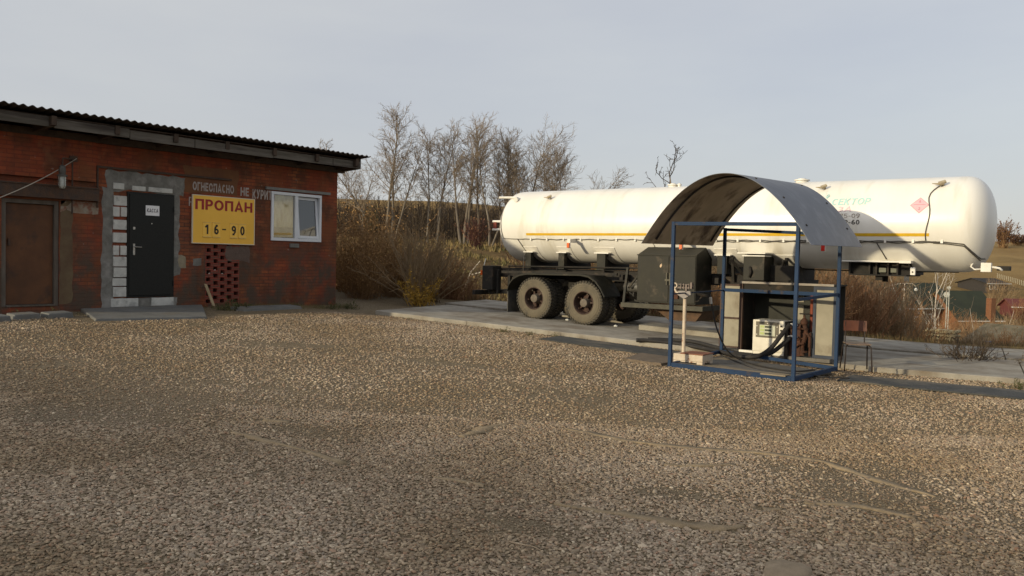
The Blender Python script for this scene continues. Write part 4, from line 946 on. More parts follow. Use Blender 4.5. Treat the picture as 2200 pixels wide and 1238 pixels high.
# big green locker
BX0, BX1 = -8.52, -7.20
mb = MB(); pf = [(15.75, .87), (16.5, .87), (16.5, 1.80), (16.2, 2.03), (15.75, 1.865)]
mb.add([(BX0, y, z) for y, z in pf]+[(BX1, y, z) for y, z in pf], [(0, 1, 2, 3, 4), (9, 8, 7, 6, 5)]+[(i, (i+1) % 5, 5+(i+1) % 5, 5+i) for i in range(5)])
lk = mb.build('locker', M_dkgreen, trl, bevel=.008)
for a, b in ((BX0+.015, -7.80), (-7.785, BX1-.015)):
    mb = MB(); mb.box(a, b, 15.735, 15.749, .90, 1.83); dr = mb.build('door', M_dkgreen, lk, bevel=.004)
    hn = MB(); q = b-.04 if a < -8 else a+.02
    hn.box(q, q+.02, 15.71, 15.735, 1.25, 1.50); hn.box(q-.03, q+.05, 15.715, 15.735, 1.33, 1.37); hn.build('handle', mat('olive_metal', (.12, .11, .08), (.08, .075, .055)), dr)
mb = MB(); mb.add([(-7.99, 15.7335, 1.60), (-7.965, 15.7335, 1.61), (-7.95, 15.7335, 1.65), (-7.962, 15.7335, 1.69), (-7.975, 15.7335, 1.655), (-7.985, 15.7335, 1.675), (-8.0, 15.7335, 1.635)], [tuple(range(7))])
mb.build('flame_sticker', mat('sticker_cream', (.55, .42, .3), (.5, .36, .22)), lk)
mb = MB(); mb.box(BX0-.01, BX1+.01, 15.73, 15.78, 1.845, 1.868); mb.build('drip_edge', M_dkgreen, lk)
# step beam, struts and pipework beside the locker
mb = MB(); mb.box(-8.87, -7.02, 15.70, 15.78, .75, .845); mb.box(-7.10, -7.02, 15.78, 16.6, .75, .845); mb.box(-8.87, -8.79, 15.78, 16.6, .75, .845); mb.build('step_beam', mat('olive_beam', (.075, .07, .05), (.05, .047, .036), scale=8), trl, bevel=.005)
mb = MB(); mb.bar((-8.83, 15.76, .84), (-8.83, 15.9, 1.58), .05); mb.build('strut', M_dkgreen, trl)
mb = MB(); mb.bar((-8.80, 15.9, 1.15), (-8.53, 15.9, 1.48), .035); mb.build('strut', M_dkgreen, trl)
mb = MB(); rp_ = random.Random(3)
for k in range(9):
    x = rp_.uniform(-9.25, -8.6); y = rp_.uniform(16.1, 16.8); z = rp_.uniform(.85, 1.35)
    mb.tube([(x, y, z), (x+rp_.uniform(-.1, .2), y+rp_.uniform(-.1, .1), z+rp_.uniform(-.1, .15)), (x+rp_.uniform(.1, .35), y, z+rp_.uniform(-.25, .25))], rp_.uniform(.012, .03), 6)
mb.cyl((-9.2, 16.5, 1.15), (-8.6, 16.5, 1.15), .11, 14); mb.build('pipework', mat('pipe_grey', (.10, .095, .085), (.05, .048, .042), rough=.5), trl, smooth=.6)
mb = MB(); mb.hexa([(-7.9, 16.0, .52), (-7.3, 16.0, .52), (-7.3, 16.9, .52), (-7.9, 16.9, .52), (-8.2, 15.95, .75), (-7.1, 15.95, .75), (-7.1, 16.95, .75), (-8.2, 16.95, .75)]); mb.build('tray', mat('rusty_tray', (.12, .07, .04), (.07, .045, .03), scale=9), trl)

# pump cabinet and landing leg under the middle of the tank
mb = MB(); mb.box(-6.32, -5.90, 15.98, 16.5, 1.40, 1.86); mb.build('pump_housing', M_dkgreen, trl, bevel=.01)
mb = MB(); mb.box(-6.44, -5.88, 15.95, 16.35, 1.915, 1.94); mb.box(-6.34, -5.89, 15.95, 16.3, 1.866, 1.886); mb.build('saddle_cap', M_white, trl)
wrap(-5.88, -5.42, -.78, -1.35, .012, n=12).build('saddle_pad', M_white, trl)
wrap(-6.75, -6.45, -.75, -2.3, .012, n=12).build('saddle_pad', M_white, trl)
for x, h in ((-6.72, 0), (-5.62, 0)):
    mb = MB()
    mb.bar((x, 16.3, 1.80), (x+.25*(1 if x < -6 else -1), 16.6, 1.40), .04); mb.bar((x, 16.4, 1.85), (x, 16.5, 1.35), .05)
    mb.build('brace', M_chas, trl)
mb = MB(); mb.hexa([(-5.9, 16.3, 1.38), (-5.44, 16.3, 1.38), (-5.44, 17.6, 1.38), (-5.9, 17.6, 1.38), (-5.9, 16.3, 1.70), (-5.44, 16.3, 1.70), (-5.44, 17.6, 1.70), (-5.9, 17.6, 1.70)]); mb.build('cross_box', M_chas, trl, bevel=.01)
for y in (16.35, 17.55):
    mb = MB(); mb.box(-6.2, -6.02, y, y+.16, .75, 1.4); ll = mb.build('landing_leg', M_chas, trl, bevel=.006)
    ft = MB(); ft.box(-6.17, -6.05, y+.03, y+.13, .15, .75); ft.box(-6.28, -5.94, y-.05, y+.21, .115, .15); ft.build('foot', M_chas, ll)
for dx in (.14,):
    mb = MB(); mb.tube([(-6.32+dx, 15.97, 1.46), (-6.32+dx+.03, 15.93, 1.56), (-6.32+dx, 15.97, 1.66)], .025, 7); mb.build('pump_pipe', M_chas, trl, smooth=True)

# kingpin plate section near the front of the tank
mb = MB(); mb.box(-4.62, -3.37, 16.32, 17.7, 1.80, 1.83); mb.box(-3.56, -3.36, 16.30, 16.5, 1.79, 1.84); mb.build('top_plate', M_white, trl, bevel=.004)
mb = MB(); mb.box(-4.42, -3.40, 16.50, 17.6, 1.58, 1.798)
for x in (-4.45, -4.1, -3.98, -3.78, -3.62): mb.box(x, x+.03, 16.40, 16.5, 1.58, 1.80)
mb.box(-4.45, -3.45, 16.40, 17.6, 1.555, 1.578)
kp = mb.build('kingpin_box', M_chas, trl)
for a, b in ((-3.92, -3.80), (-3.72, -3.62)):
    mb = MB(); mb.box(a, b, 16.42, 16.49, 1.62, 1.70); mb.build('access_plate', mat('grey_green', (.16, .16, .12), (.12, .12, .09)), kp)
mb = MB(); mb.cyl((-3.94, 17, 1.57), (-3.94, 17, 1.44), .05, 14); mb.box(-4.0, -3.88, 16.5, 16.6, 1.47, 1.56); mb.build('kingpin', M_chas, kp)
mb = MB(); mb.box(-3.36, -3.28, 16.26, 16.33, 1.585, 1.72); sb_ = mb.build('socket_box', M_white, trl, bevel=.006)
mb = MB(); mb.tube([(-3.40, 16.3, 1.79), (-3.37, 16.28, 1.72)], .01, 5); mb.cyl((-3.32, 16.262, 1.64), (-3.32, 16.25, 1.64), .014, 8); mb.build('plug', M_chas, sb_)

# ------------------------------------------------------------------ blue shelter
M_blue = mat('blue_paint', (.007, .030, .078), (.006, .022, .058), rough=.65, spec=.25, scale=6, c3=(.06, .045, .035), s3=6, p3=(.6, .72), bump=.05)
M_sheetT = mat('galvanised_sheet', (.155, .165, .185), (.14, .15, .17), rough=.6, spec=.3, scale=3, c3=(.22, .235, .255), s3=4, p3=(.5, .8))
can = thing('shelter', (-5, 13, .05), 'blue steel frame shelter with arched grey sheet roof over the gas pump', 'shelter')
FL, FR, BR, BL = (-5.88, 12.0, .085), (-4.03, 12.22, .03), (-3.95, 14.03, .03), (-6.06, 14.42, .105)
tops = {'FL': 2.345, 'FR': 2.31, 'BR': 2.02, 'BL': 2.44}
for p, zt in ((FL, 2.345), (FR, 2.33), (BR, 2.25), (BL, 2.35)):
    mb = MB(); mb.box(p[0]-.026, p[0]+.026, p[1]-.026, p[1]+.026, p[2], zt); mb.build('post', M_blue, can, bevel=.004)
def rail(a, b, za, zb, w=.055, h=.055, name='rail'):
    d = Vector((b[0]-a[0], b[1]-a[1], 0)).normalized()*.028
    mb = MB(); mb.bar((a[0]+d.x, a[1]+d.y, za), (b[0]-d.x, b[1]-d.y, zb), w, h); return mb.build(name, M_blue, can, bevel=.003)
rail(FL, FR, .125, .07, .05, .07); rail(FR, BR, .07, .07, .05, .06); rail(BR, BL, .07, .14); rail(BL, FL, .14, .125)
rail(FL, FR, 2.345-.03, 2.335-.03, .05, .055)
rail(FL, BL, 1.225, 1.235, .025, .02); rail(BL, BR, 1.245, 1.25, .04, .06); rail(FR, BR, 1.215, 1.26, .03, .045)
rail(BL, BR, 2.32, 2.22, .05, .05)
def arch_pt(t, v, off=0):  # t 0..1 left to right, v 0..1 front to back
    xl, xr, zl, zt, y = -6.36+.06*v, -3.735+.01*v, 2.0+.03*v, 3.04+.08*v, 11.86+2.6*v
    w = (xr-xl)/2; h = zt-zl; u = -1+2*t; n = Vector((2*u*h/w, 0, 1)).normalized()
    return (xl+w+u*w+n.x*off, y, zl+h*(1-abs(u)**2.05)+n.z*off)
mb = MB(); nA, nB = 48, 6; vs = []
for j in range(nB+1):
    for i in range(nA+1):
        vs.append(arch_pt(i/nA, j/nB, .0)); 
o = len(vs)
for j in range(nB+1):
    for i in range(nA+1): vs.append(arch_pt(i/nA, j/nB, .006))
fs = []
for j in range(nB):
    for i in range(nA):
        a = j*(nA+1)+i; fs += [(a, a+1, a+nA+2, a+nA+1), (o+a, o+a+nA+1, o+a+nA+2, o+a+1)]
for j in range(nB):
    a = j*(nA+1); fs += [(a, a+nA+1, o+a+nA+1, o+a), (a+nA, o+a+nA, o+a+2*nA+1, a+2*nA+1)]
for i in range(nA): 
    fs += [(i, o+i, o+i+1, i+1)]; a = nB*(nA+1)+i; fs += [(a, a+1, o+a+1, o+a)]
mb.add(vs, fs); roof_s = mb.build('canopy_sheet', M_sheetT, can, smooth=.5)
roof_s.data.materials.append(mat('underside_bounce', (.50, .41, .30), (.40, .33, .24), rough=.7, scale=3, c3=(.12, .085, .06), s3=2))  # brown ground bounce light painted into the inner faces, along with dusty rust tone
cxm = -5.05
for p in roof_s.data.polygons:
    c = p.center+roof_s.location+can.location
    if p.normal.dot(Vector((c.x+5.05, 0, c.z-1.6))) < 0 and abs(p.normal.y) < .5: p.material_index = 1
for v in (.13, .90):
    mb = MB(); mb.tube([arch_pt(.02+.96*i/40, v, -.025) for i in range(41)], .018, 6); mb.build('canopy_rib', mat('dark_rib', (.05, .045, .04), (.035, .03, .028)), can, smooth=True)
for v in (.13, .90):
    for t in (.13, .30, .47, .64, .80, .93):
        a = arch_pt(t, v, .005); b = arch_pt(t, v, .02); mb = MB(); mb.cyl(a, b, .018, 8); mb.build('bolt', MATS['dark_rib'], roof_s)

# ------------------------------------------------------------------ pump cabinet behind the shelter
M_cream = mat('cream_panel', (.29, .265, .20), (.24, .22, .165), rough=.7, scale=4, c3=(.16, .13, .09), s3=3, p3=(.52, .75))
M_brn = mat('brown_frame', (.07, .04, .028), (.05, .03, .022), rough=.7)
cabn = thing('pump_cabinet', (-5.3, 15.1, .1), 'open brown framed cabinet with cream panels behind the blue shelter', 'cabinet')
def part(name, m, boxes, parent=cabn, bevel=.0, smooth=False):
    mb = MB()
    for b in boxes: mb.box(*b)
    return mb.build(name, m, parent, bevel=bevel, smooth=smooth)
part('side_frame', M_brn, [(-6.31, -6.27, 14.88, 14.93, .17, 1.34), (-5.93, -5.87, 14.86, 14.93, .13, 1.36), (-6.27, -5.93, 14.88, 14.93, 1.31, 1.34), (-6.27, -5.93, 14.88, 14.93, .70, .735), (-6.27, -5.93, 14.88, 14.93, .17, .20)])
part('cream_panel', M_cream, [(-6.27, -5.93, 14.895, 14.91, .735, 1.31)]); part('cream_panel', M_cream, [(-6.27, -5.93, 14.895, 14.91, .20, .70)])
part('back_wall', mat('cabinet_grey', (.04, .04, .033), (.028, .028, .023), scale=3), [(-5.93, -4.27, 15.58, 15.6, .12, 1.36)])
part('side_wall', M_chas, [(-5.93, -5.91, 14.94, 15.58, .12, 1.36)])
part('cream_panel', M_cream, [(-5.13, -4.99, 15.56, 15.575, .62, .99)]); part('cream_panel', M_cream, [(-5.13, -4.99, 15.56, 15.575, 1.04, 1.2)])
part('cream_panel', M_cream, [(-4.86, -4.55, 15.56, 15.575, .12, 1.02)]); part('cream_panel', M_cream, [(-4.86, -4.55, 15.56, 15.575, 1.06, 1.24)])
part('roof_board', M_chas, [(-5.92, -4.24, 14.88, 15.6, 1.36, 1.385)]); part('roof_edge', mat('weathered_alu', (.33, .30, .26), (.24, .21, .18)), [(-5.92, -4.26, 14.85, 14.88, 1.362, 1.40)])
part('fascia', M_chas, [(-5.87, -4.60, 14.89, 14.92, 1.23, 1.355)])
part('right_frame', mat('blue_grey_frame', (.05, .06, .08), (.04, .045, .06)), [(-4.60, -4.555, 14.86, 14.92, .12, 1.355), (-4.26, -4.215, 14.86, 14.92, .12, 1.355), (-4.555, -4.26, 14.86, 14.92, 1.30, 1.355), (-4.555, -4.26, 14.86, 14.92, .12, .17)])
part('cream_panel', M_cream, [(-4.555, -4.26, 14.88, 14.9, .17, 1.30)])
part('floor', mat('cabinet_base', (.14, .13, .11), (.1, .09, .08)), [(-5.9, -4.26, 14.75, 15.58, .06, .12)])
part('sill', M_white, [(-5.88, -5.62, 14.78, 14.84, .121, .16)])

# dispenser unit standing in the cabinet
M_dis = mat('dispenser_white', (.62, .59, .50), (.55, .51, .42), rough=.45, scale=5, c3=(.38, .33, .24), s3=4, p3=(.6, .75))
dsp = thing('fuel_dispenser', (-5.3, 14.9, .12), 'small white gas dispenser with three line display standing in the cabinet', 'dispenser')
mb = MB(); mb.box(-5.60, -5.03, 14.70, 15.12, .17, .73); mb.build('housing', M_dis, dsp, bevel=.012)
part('side_cover', M_chas, [(-5.029, -4.98, 14.72, 15.14, .06, .72)], dsp)
part('front_panel', mat('panel_brown_grey', (.16, .145, .11), (.13, .115, .09)), [(-5.54, -5.13, 14.69, 14.699, .42, .70)], dsp)
sc_ = part('display', mat('display_pale', (.45, .46, .36), (.40, .41, .32), rough=.3), [(-5.47, -5.19, 14.683, 14.6895, .455, .645)], dsp)
for z in (.475, .535, .595):
    part('digit_window', mat('lcd_dark', (.07, .08, .055), (.06, .065, .045), rough=.2), [(-5.375, -5.255, 14.680, 14.6828, z, z+.035)], sc_)
    part('row_label', mat('lcd_green', (.36, .42, .16), (.32, .38, .14), rough=.4), [(-5.46, -5.385, 14.681, 14.6828, z-.004, z+.04)], sc_)
for x, z in ((-5.52, .47), (-5.52, .62), (-5.155, .47), (-5.155, .62), (-5.33, .675)):
    mb = MB(); mb.cyl((x, 14.69, z), (x, 14.68, z), .009, 8); mb.build('screw', M_white, dsp)
for z in (.47, .545, .62):
    part('button', M_chas, [(-5.105, -5.065, 14.693, 14.6995, z, z+.03)], dsp)
part('lower_panel', M_dis, [(-5.55, -5.06, 14.692, 14.6995, .20, .405)], dsp); part('plinth', M_dis, [(-5.59, -5.04, 14.72, 15.1, .115, .169)], dsp)

# rusty pipe and valve set
M_rust = mat('rusty_iron', (.075, .03, .016), (.04, .02, .013), rough=.8, scale=14, c3=(.15, .09, .05), s3=7, p3=(.6, .7), bump=.2)
vs_ = thing('valve_assembly', (-4.75, 14.9, .12), 'rusty brown pipe and valve set between dispenser and right cream panel', 'valves')
mb = MB(); mb.tube([(-4.66, 15.0, .55), (-4.66, 15.0, 1.2)], .032, 10); mb.build('riser_pipe', mat('red_brown_pipe', (.20, .045, .02), (.14, .035, .018), rough=.6), vs_, smooth=.6)
mb = MB(); mb.tube([(-4.76, 14.85, .14), (-4.76, 14.85, .30), (-4.72, 14.83, .42), (-4.70, 14.84, .58), (-4.74, 14.85, .70)], [.05, .038, .04, .035, .04], 10)
for z, r9 in ((.20, .075), (.43, .06), (.60, .068)): mb.cyl((-4.73, 14.85, z), (-4.73, 14.85, z+.022), r9, 10)
mb.lathe([(.66, .03), (.69, .06), (.74, .065), (.78, .045), (.80, .02), (.86, .014)], 'Z', (-4.74, 14.85, 0), 12)
mb.tube([(-4.74, 14.85, .52), (-4.66, 14.80, .53), (-4.62, 14.80, .46), (-4.62, 14.80, .30)], .026, 8); mb.tube([(-4.72, 14.8, .36), (-4.80, 14.76, .34), (-4.86, 14.77, .28)], .022, 8)
mb.build('valve_body', M_rust, vs_, smooth=.6)
mb = MB(); mb.lathe([(-.008, .07), (.008, .07), (.008, .085), (-.008, .085)], 'Z', (-4.74, 14.85, .87), 18, close=True); mb.bar((-4.82, 14.85, .87), (-4.66, 14.85, .87), .012); mb.build('hand_wheel', M_chas, vs_, smooth=.5)
mb = MB(); mb.box(-4.98, -4.78, 14.80, 15.05, .12, .60); mb.build('pump_block', M_rust, vs_, bevel=.02)
mb = MB(); mb.cyl((-5.0, 14.82, .64), (-4.78, 14.82, .64), .05, 12); mb.cyl((-5.0, 14.82, .44), (-4.80, 14.82, .44), .045, 12); mb.build('flange_pipe', M_rust, vs_, smooth=.6)
for z in (.66, .455):
    mb = MB(); mb.tube([(-5.0, 14.74, z), (-4.92, 14.73, z+.025), (-4.86, 14.74, z-.01), (-4.82, 14.74, z+.02)], .018, 7); mb.build('white_lever', M_white, vs_, smooth=True)
mb = MB(); mb.tube([(-4.62, 14.82, .14), (-4.62, 14.82, .55)], .02, 8); mb.build('thin_pipe', M_rust, vs_)

# hoses
M_hose = mat('hose_black', (.016, .015, .014), (.025, .022, .02), rough=.65, c3=(.06, .052, .04), s3=6, p3=(.6, .75))
def hose(pts, r, label, name='hose', m=None):
    P = [Vector(p) for p in pts]; out = []
    for i in range(len(P)-1):
        p0, p1, p2, p3 = P[max(0, i-1)], P[i], P[i+1], P[min(len(P)-1, i+2)]
        for k in range(6):
            t = k/6; out.append(.5*((2*p1)+(p2-p0)*t+(2*p0-5*p1+4*p2-p3)*t*t+(3*p1-p0-3*p2+p3)*t**3))
    out.append(P[-1]); mb = MB(); mb.tube(out, r, 10); return tag(mb.build(name, m or M_hose, smooth=True), label, 'hose')
hose([(-4.93, 14.66, .68), (-5.0, 14.5, .52), (-5.12, 14.30, .28), (-5.28, 14.12, .14), (-5.55, 14.05, .12), (-5.95, 14.25, .135), (-6.5, 14.52, .155), (-7.0, 14.56, .19), (-7.5, 14.42, .22), (-7.72, 14.30, .22)], .039, 'thick black hose drooping from the upper dispenser outlet to the ground')
hose([(-4.93, 14.66, .44), (-5.0, 14.55, .34), (-5.15, 14.40, .19), (-5.35, 14.30, .13), (-5.7, 14.33, .13), (-6.2, 14.62, .17), (-6.8, 14.8, .23), (-7.2, 14.78, .23), (-7.6, 14.55, .23)], .039, 'thick black hose leaving the lower dispenser outlet along the ground')
hose([(-5.62, 12.86, 1.20), (-5.60, 12.9, 1.0), (-5.55, 13.0, .65), (-5.45, 13.2, .30), (-5.3, 13.4, .14), (-5.0, 13.3, .09), (-4.6, 13.15, .075), (-4.3, 13.2, .065), (-4.15, 13.6, .065)], .013, 'thin hose hanging from the weighing scale down to the shelter floor')
hose([(-5.9, 14.0, .12), (-5.4, 13.5, .09), (-4.9, 12.95, .075), (-4.4, 12.75, .065), (-4.15, 12.95, .06), (-3.8, 13.0, .045), (-3.5, 13.15, .045)], .011, 'thin black cable snaking over the shelter floor to the right')

# ------------------------------------------------------------------ weighing scale
M_scl = mat('scale_cream', (.50, .43, .34), (.42, .34, .25), rough=.6, scale=8, c3=(.20, .09, .05), s3=9, p3=(.60, .68))
scl = thing('platform_scale', (-5.8, 12.65, .11), 'old cream platform scale with tall post standing at the left shelter post', 'scale')
z0 = .118
mb = MB(); mb.box(-6.0, -5.50, 12.36, 12.76, z0+.045, z0+.15)
for x in (-6.0, -5.60): 
    for y in (12.36, 12.66): mb.box(x+.001, x+.099, y+.001, y+.099, z0, z0+.044)
mb.box(-5.90, -5.60, 12.365, 12.39, z0+.022, z0+.044); mb.box(-5.54, -5.505, 12.46, 12.66, z0+.022, z0+.044)
mb.build('base', M_scl, scl, bevel=.008)
mb = MB(); mb.box(-5.88, -5.49, 12.35, 12.77, z0+.152, z0+.168); mb.build('platform', mat('platform_rust', (.24, .10, .06), (.16, .07, .045), rough=.8, scale=9), scl, bevel=.004)
mb = MB(); mb.tube([(-5.94, 12.60, z0+.15), (-5.94, 12.60, 1.16)], .03, 14); mb.build('post', M_scl, scl, smooth=.6)
mb = MB(); hx = [(-6.05, 1.26), (-5.83, 1.26), (-5.82, 1.20), (-5.94, 1.13), (-6.06, 1.20)]
mb.add([(x, 12.55, z) for x, z in hx]+[(x, 12.59, z) for x, z in hx], [(0, 1, 2, 3, 4), (9, 8, 7, 6, 5)]+[(i, (i+1) % 5, 5+(i+1) % 5, 5+i) for i in range(5)])
mb.build('shield', mat('grey_shield', (.24, .22, .20), (.2, .18, .17), rough=.5), scl, bevel=.003)
mb = MB(); mb.box(-6.12, -5.80, 12.56, 12.60, 1.30, 1.325); mb.box(-6.12, -5.80, 12.56, 12.60, 1.36, 1.37); mb.box(-5.92, -5.89, 12.55, 12.61, 1.25, 1.36); mb.box(-5.83, -5.80, 12.54, 12.61, 1.30, 1.40)
for x in (-6.0, -5.95, -5.86): mb.box(x, x+.012, 12.545, 12.61, 1.29, 1.38)
mb.build('beam', mat('beam_steel', (.16, .12, .10), (.1, .08, .07), rough=.5), scl)
mb = MB(); mb.lathe([(-.02, .03), (-.02, .045), (.02, .045), (.02, .03)], 'Y', (-6.10, 12.56, 1.345), 14, close=True); mb.tube([(-6.11, 12.56, 1.30), (-6.08, 12.56, 1.24), (-6.04, 12.56, 1.22)], .018, 8); mb.build('counterweight', M_scl, scl, smooth=.6)
mb = MB(); mb.box(-6.14, -6.06, 12.58, 12.64, 1.12, 1.28); mb.build('red_box', M_rust, scl, bevel=.006)
nz_ = thing('filling_nozzle', (-5.7, 12.8, 1.2), 'dark filling nozzle hooked on the scale head above the thin hose', 'nozzle')
mb = MB(); mb.tube([(-5.80, 12.7, 1.22), (-5.72, 12.78, 1.20), (-5.63, 12.85, 1.18)], [.016, .03, .022], 10); mb.tube([(-5.72, 12.78, 1.19), (-5.78, 12.76, 1.10), (-5.84, 12.74, 1.08)], .012, 6); mb.build('body', M_chas, nz_, smooth=.6)
mb = MB(); mb.cyl((-5.622, 12.86, 1.17), (-5.61, 12.87, 1.06), .024, 10); mb.build('ferrule', M_chr, nz_, smooth=.6)

# ------------------------------------------------------------------ chair
chx = thing('school_chair', (-3.72, 14.85, .05), 'old school chair with brown back on steel legs right of the shelter', 'chair')
chx.rotation_euler = (0, 0, radians(24)); chx.location = (-3.74, 14.42, .02)
M_leg = mat('chair_steel', (.018, .015, .013), (.035, .022, .016), rough=.6)
def cpart(name, fn, m, **k):
    mb = MB(); fn(mb); o = mb.build(name, m, None, **k); o.parent = chx; return o
def seatf(mb):
    n = 8; vs = []
    for i in range(n+1):
        for j in range(n+1):
            x = -.19+.38*i/n; y = -.19+.37*j/n; z = .44-.012*(1-(2*i/n-1)**2)*(1-(2*j/n-1)**2)+.01*(abs(2*i/n-1))
            vs.append((x, y, z))
    o = len(vs); vs += [(x, y, z-.012) for x, y, z in vs]; fs = []
    for i in range(n):
        for j in range(n):
            a = i*(n+1)+j; fs += [(a, a+n+1, a+n+2, a+1), (o+a, o+a+1, o+a+n+2, o+a+n+1)]
    for i in range(n):
        fs += [(i, i+1, o+i+1, o+i)]; a = n*(n+1)+i; fs += [(a, o+a, o+a+1, a+1)]; a = i*(n+1); fs += [(a, o+a, o+a+n+1, a+n+1)]; a = i*(n+1)+n; fs += [(a, a+n+1, o+a+n+1, o+a)]
    mb.add(vs, fs)
cpart('seat', seatf, mat('seat_ply', (.20, .14, .09), (.14, .09, .06), rough=.5), smooth=.5)
def backf(mb):
    vs = []; n = 8
    for i in range(n+1):
        x = -.18+.36*i/n; b = .025*(1-(2*i/n-1)**2)
        vs += [(x, .20+b, .63), (x, .215+b, .80), (x, .227+b, .80), (x, .212+b, .63)]
    mb.add(vs, [(i*4+j, i*4+(j+1) % 4, (i+1)*4+(j+1) % 4, (i+1)*4+j) for i in range(n) for j in range(4)]+[(0, 1, 2, 3), (n*4+3, n*4+2, n*4+1, n*4)])
cpart('backrest', backf, mat('back_brown', (.11, .04, .02), (.08, .03, .018), rough=.45), smooth=.5)
for sx in (-1, 1):
    cpart('leg', lambda mb: mb.tube([(sx*.16, -.14, .425), (sx*.19, -.17, .40), (sx*.21, -.21, 0)], .011, 8), M_leg, smooth=True)
    cpart('leg', lambda mb: mb.tube([(sx*.16, .14, .425), (sx*.19, .17, .40), (sx*.21, .24, 0)], .011, 8), M_leg, smooth=True)
    cpart('back_support', lambda mb: mb.tube([(sx*.15, .05, .42), (sx*.15, .19, .43), (sx*.15, .215, .50), (sx*.15, .225, .78)], .010, 8), M_leg, smooth=True)
cpart('seat_frame', lambda mb: (mb.tube([(-.16, -.15, .422), (-.16, .15, .422)], .010, 6), mb.tube([(.16, -.15, .422), (.16, .15, .422)], .010, 6), mb.tube([(-.16, .15, .422), (.16, .15, .422)], .010, 6)), M_leg)


# ------------------------------------------------------------------ vegetation
class Tree:
    """grows tapered limbs into one mesh for the trunk and one for the crown of twigs"""
    def __init__(s, seed): s.r = random.Random(seed); s.trunk = MB(); s.twigs = MB(); s.leaves = MB()
    def limb(s, mb, p, d, ln, r, seg=5, wob=.12, up=.0, n=4, rend=.25):
        pts = [p]; q = p.copy(); d = d.normalized(); dirs = [d]
        for i in range(seg):
            d = (d+Vector((s.r.gauss(0, wob), s.r.gauss(0, wob), s.r.gauss(0, wob)+up))).normalized(); q = q+d*ln/seg; pts.append(q); dirs.append(d)
        mb.tube(pts, [r*(1-(1-rend)*i/seg) for i in range(seg+1)], n, caps=False); return pts, dirs
    def side(s, d, ang):
        ax = d.orthogonal().normalized(); ax.rotate(Matrix.Rotation(s.r.uniform(0, 2*pi), 3, d)); v = d.copy(); v.rotate(Matrix.Rotation(ang, 3, ax)); return v
    def grow(s, p, d, ln, r, spec, lvl=0):
        sg = spec[lvl]; mb = s.trunk if lvl < sg.get('solid', 1) and lvl == 0 else s.twigs
        pts, dirs = s.limb(mb, p, d, ln, r, sg['seg'], sg['wob'], sg.get('up', 0), sg.get('n', 3), sg.get('rend', .3))
        if lvl+1 >= len(spec): return
        nx_ = spec[lvl+1]
        for k in range(nx_['count']):
            t = sg['from']+(1-sg['from'])*(k+s.r.random())/nx_['count']; f = t*sg['seg']; i = min(int(f), sg['seg']-1)
            q = pts[i].lerp(pts[i+1], f-i); l2 = ln*nx_['len']*(1.15-nx_.get('fall', .6)*t)*s.r.uniform(.65, 1.25)
            rr = max(r*(1-.7*t)*nx_['rad'], nx_['rmin'])
            s.grow(q, s.side(dirs[i], radians(s.r.uniform(*nx_['ang']))), l2, rr, spec, lvl+1)
def tree_obj(name, seed, h, r, spec, m_tr, m_tw, stems=((0, 0, 0, 1),), loc=(0, 0, 0), label='', cat='tree', group=None, d0=(0, 0, 1)):
    T = Tree(seed)
    for (ox, oy, lean, k) in stems:
        T.grow(Vector((ox, oy, -.3)), Vector((d0[0]+lean, d0[1]+T.r.uniform(-.05, .05), 1)), h*k, r*k, spec)
    root = thing(name, loc, label, cat, group)
    a = T.trunk.build('trunk', m_tr); a.parent = root; b = T.twigs.build('crown', m_tw); b.parent = root
    return root
M_bark = mat('grey_bark', (.17, .145, .11), (.115, .095, .075), scale=3, rough=.9, stretch=(1, 1, .2))
M_twig = mat('brown_twigs', (.20, .155, .11), (.14, .11, .08), scale=2, rough=.9)
M_birch = mat('pale_birch_bark', (.50, .45, .37), (.36, .31, .25), scale=5, rough=.8)
SP = [dict(seg=9, wob=.045, n=6, rend=.12, **{'from': .34}),
      dict(count=24, len=.27, fall=.45, rad=.42, rmin=.035, ang=(22, 55), seg=5, wob=.12, up=.10, n=4, rend=.3, **{'from': .2}),
      dict(count=8, len=.42, fall=.5, rad=.5, rmin=.024, ang=(25, 60), seg=3, wob=.14, up=.07, n=3, rend=.4, **{'from': .15}),
      dict(count=5, len=.5, fall=.4, rad=.6, rmin=.017, ang=(20, 60), seg=2, wob=.15, up=.05, n=3, rend=.5, **{'from': .1})]
SPW = [dict(SP[0], **{'from': .35, 'wob': .06}), dict(SP[1], count=18, len=.36, ang=(28, 62), wob=.14), SP[2], SP[3]]
tg = 'bare trees in a row on the far meadow edge'
var = [tree_obj('bare_tree', 1, 17.5, .22, SP, M_bark, M_twig, stems=((0, 0, 0, 1), (.7, .2, .02, .92), (1.0, 0, .26, .78), (-.8, 0, -.34, .8)), group=tg),
       tree_obj('bare_tree', 2, 16, .18, SP, M_bark, M_twig, stems=((0, 0, -.03, 1),), group=tg),
       tree_obj('bare_tree', 3, 16, .17, SPW, M_bark, M_twig, stems=((0, 0, .08, 1), (.2, 0, -.06, .8)), group=tg),
       tree_obj('bare_tree', 4, 17, .2, SP, M_bark, M_twig, stems=((0, 0, 0, 1), (.5, 0, .10, .9), (-.4, 0, -.12, .95)), group=tg),
       tree_obj('bare_tree', 5, 15.5, .2, SPW, M_bark, M_twig, stems=((0, 0, .05, 1), (.3, 0, .22, .85)), group=tg)]
used = [False]*5
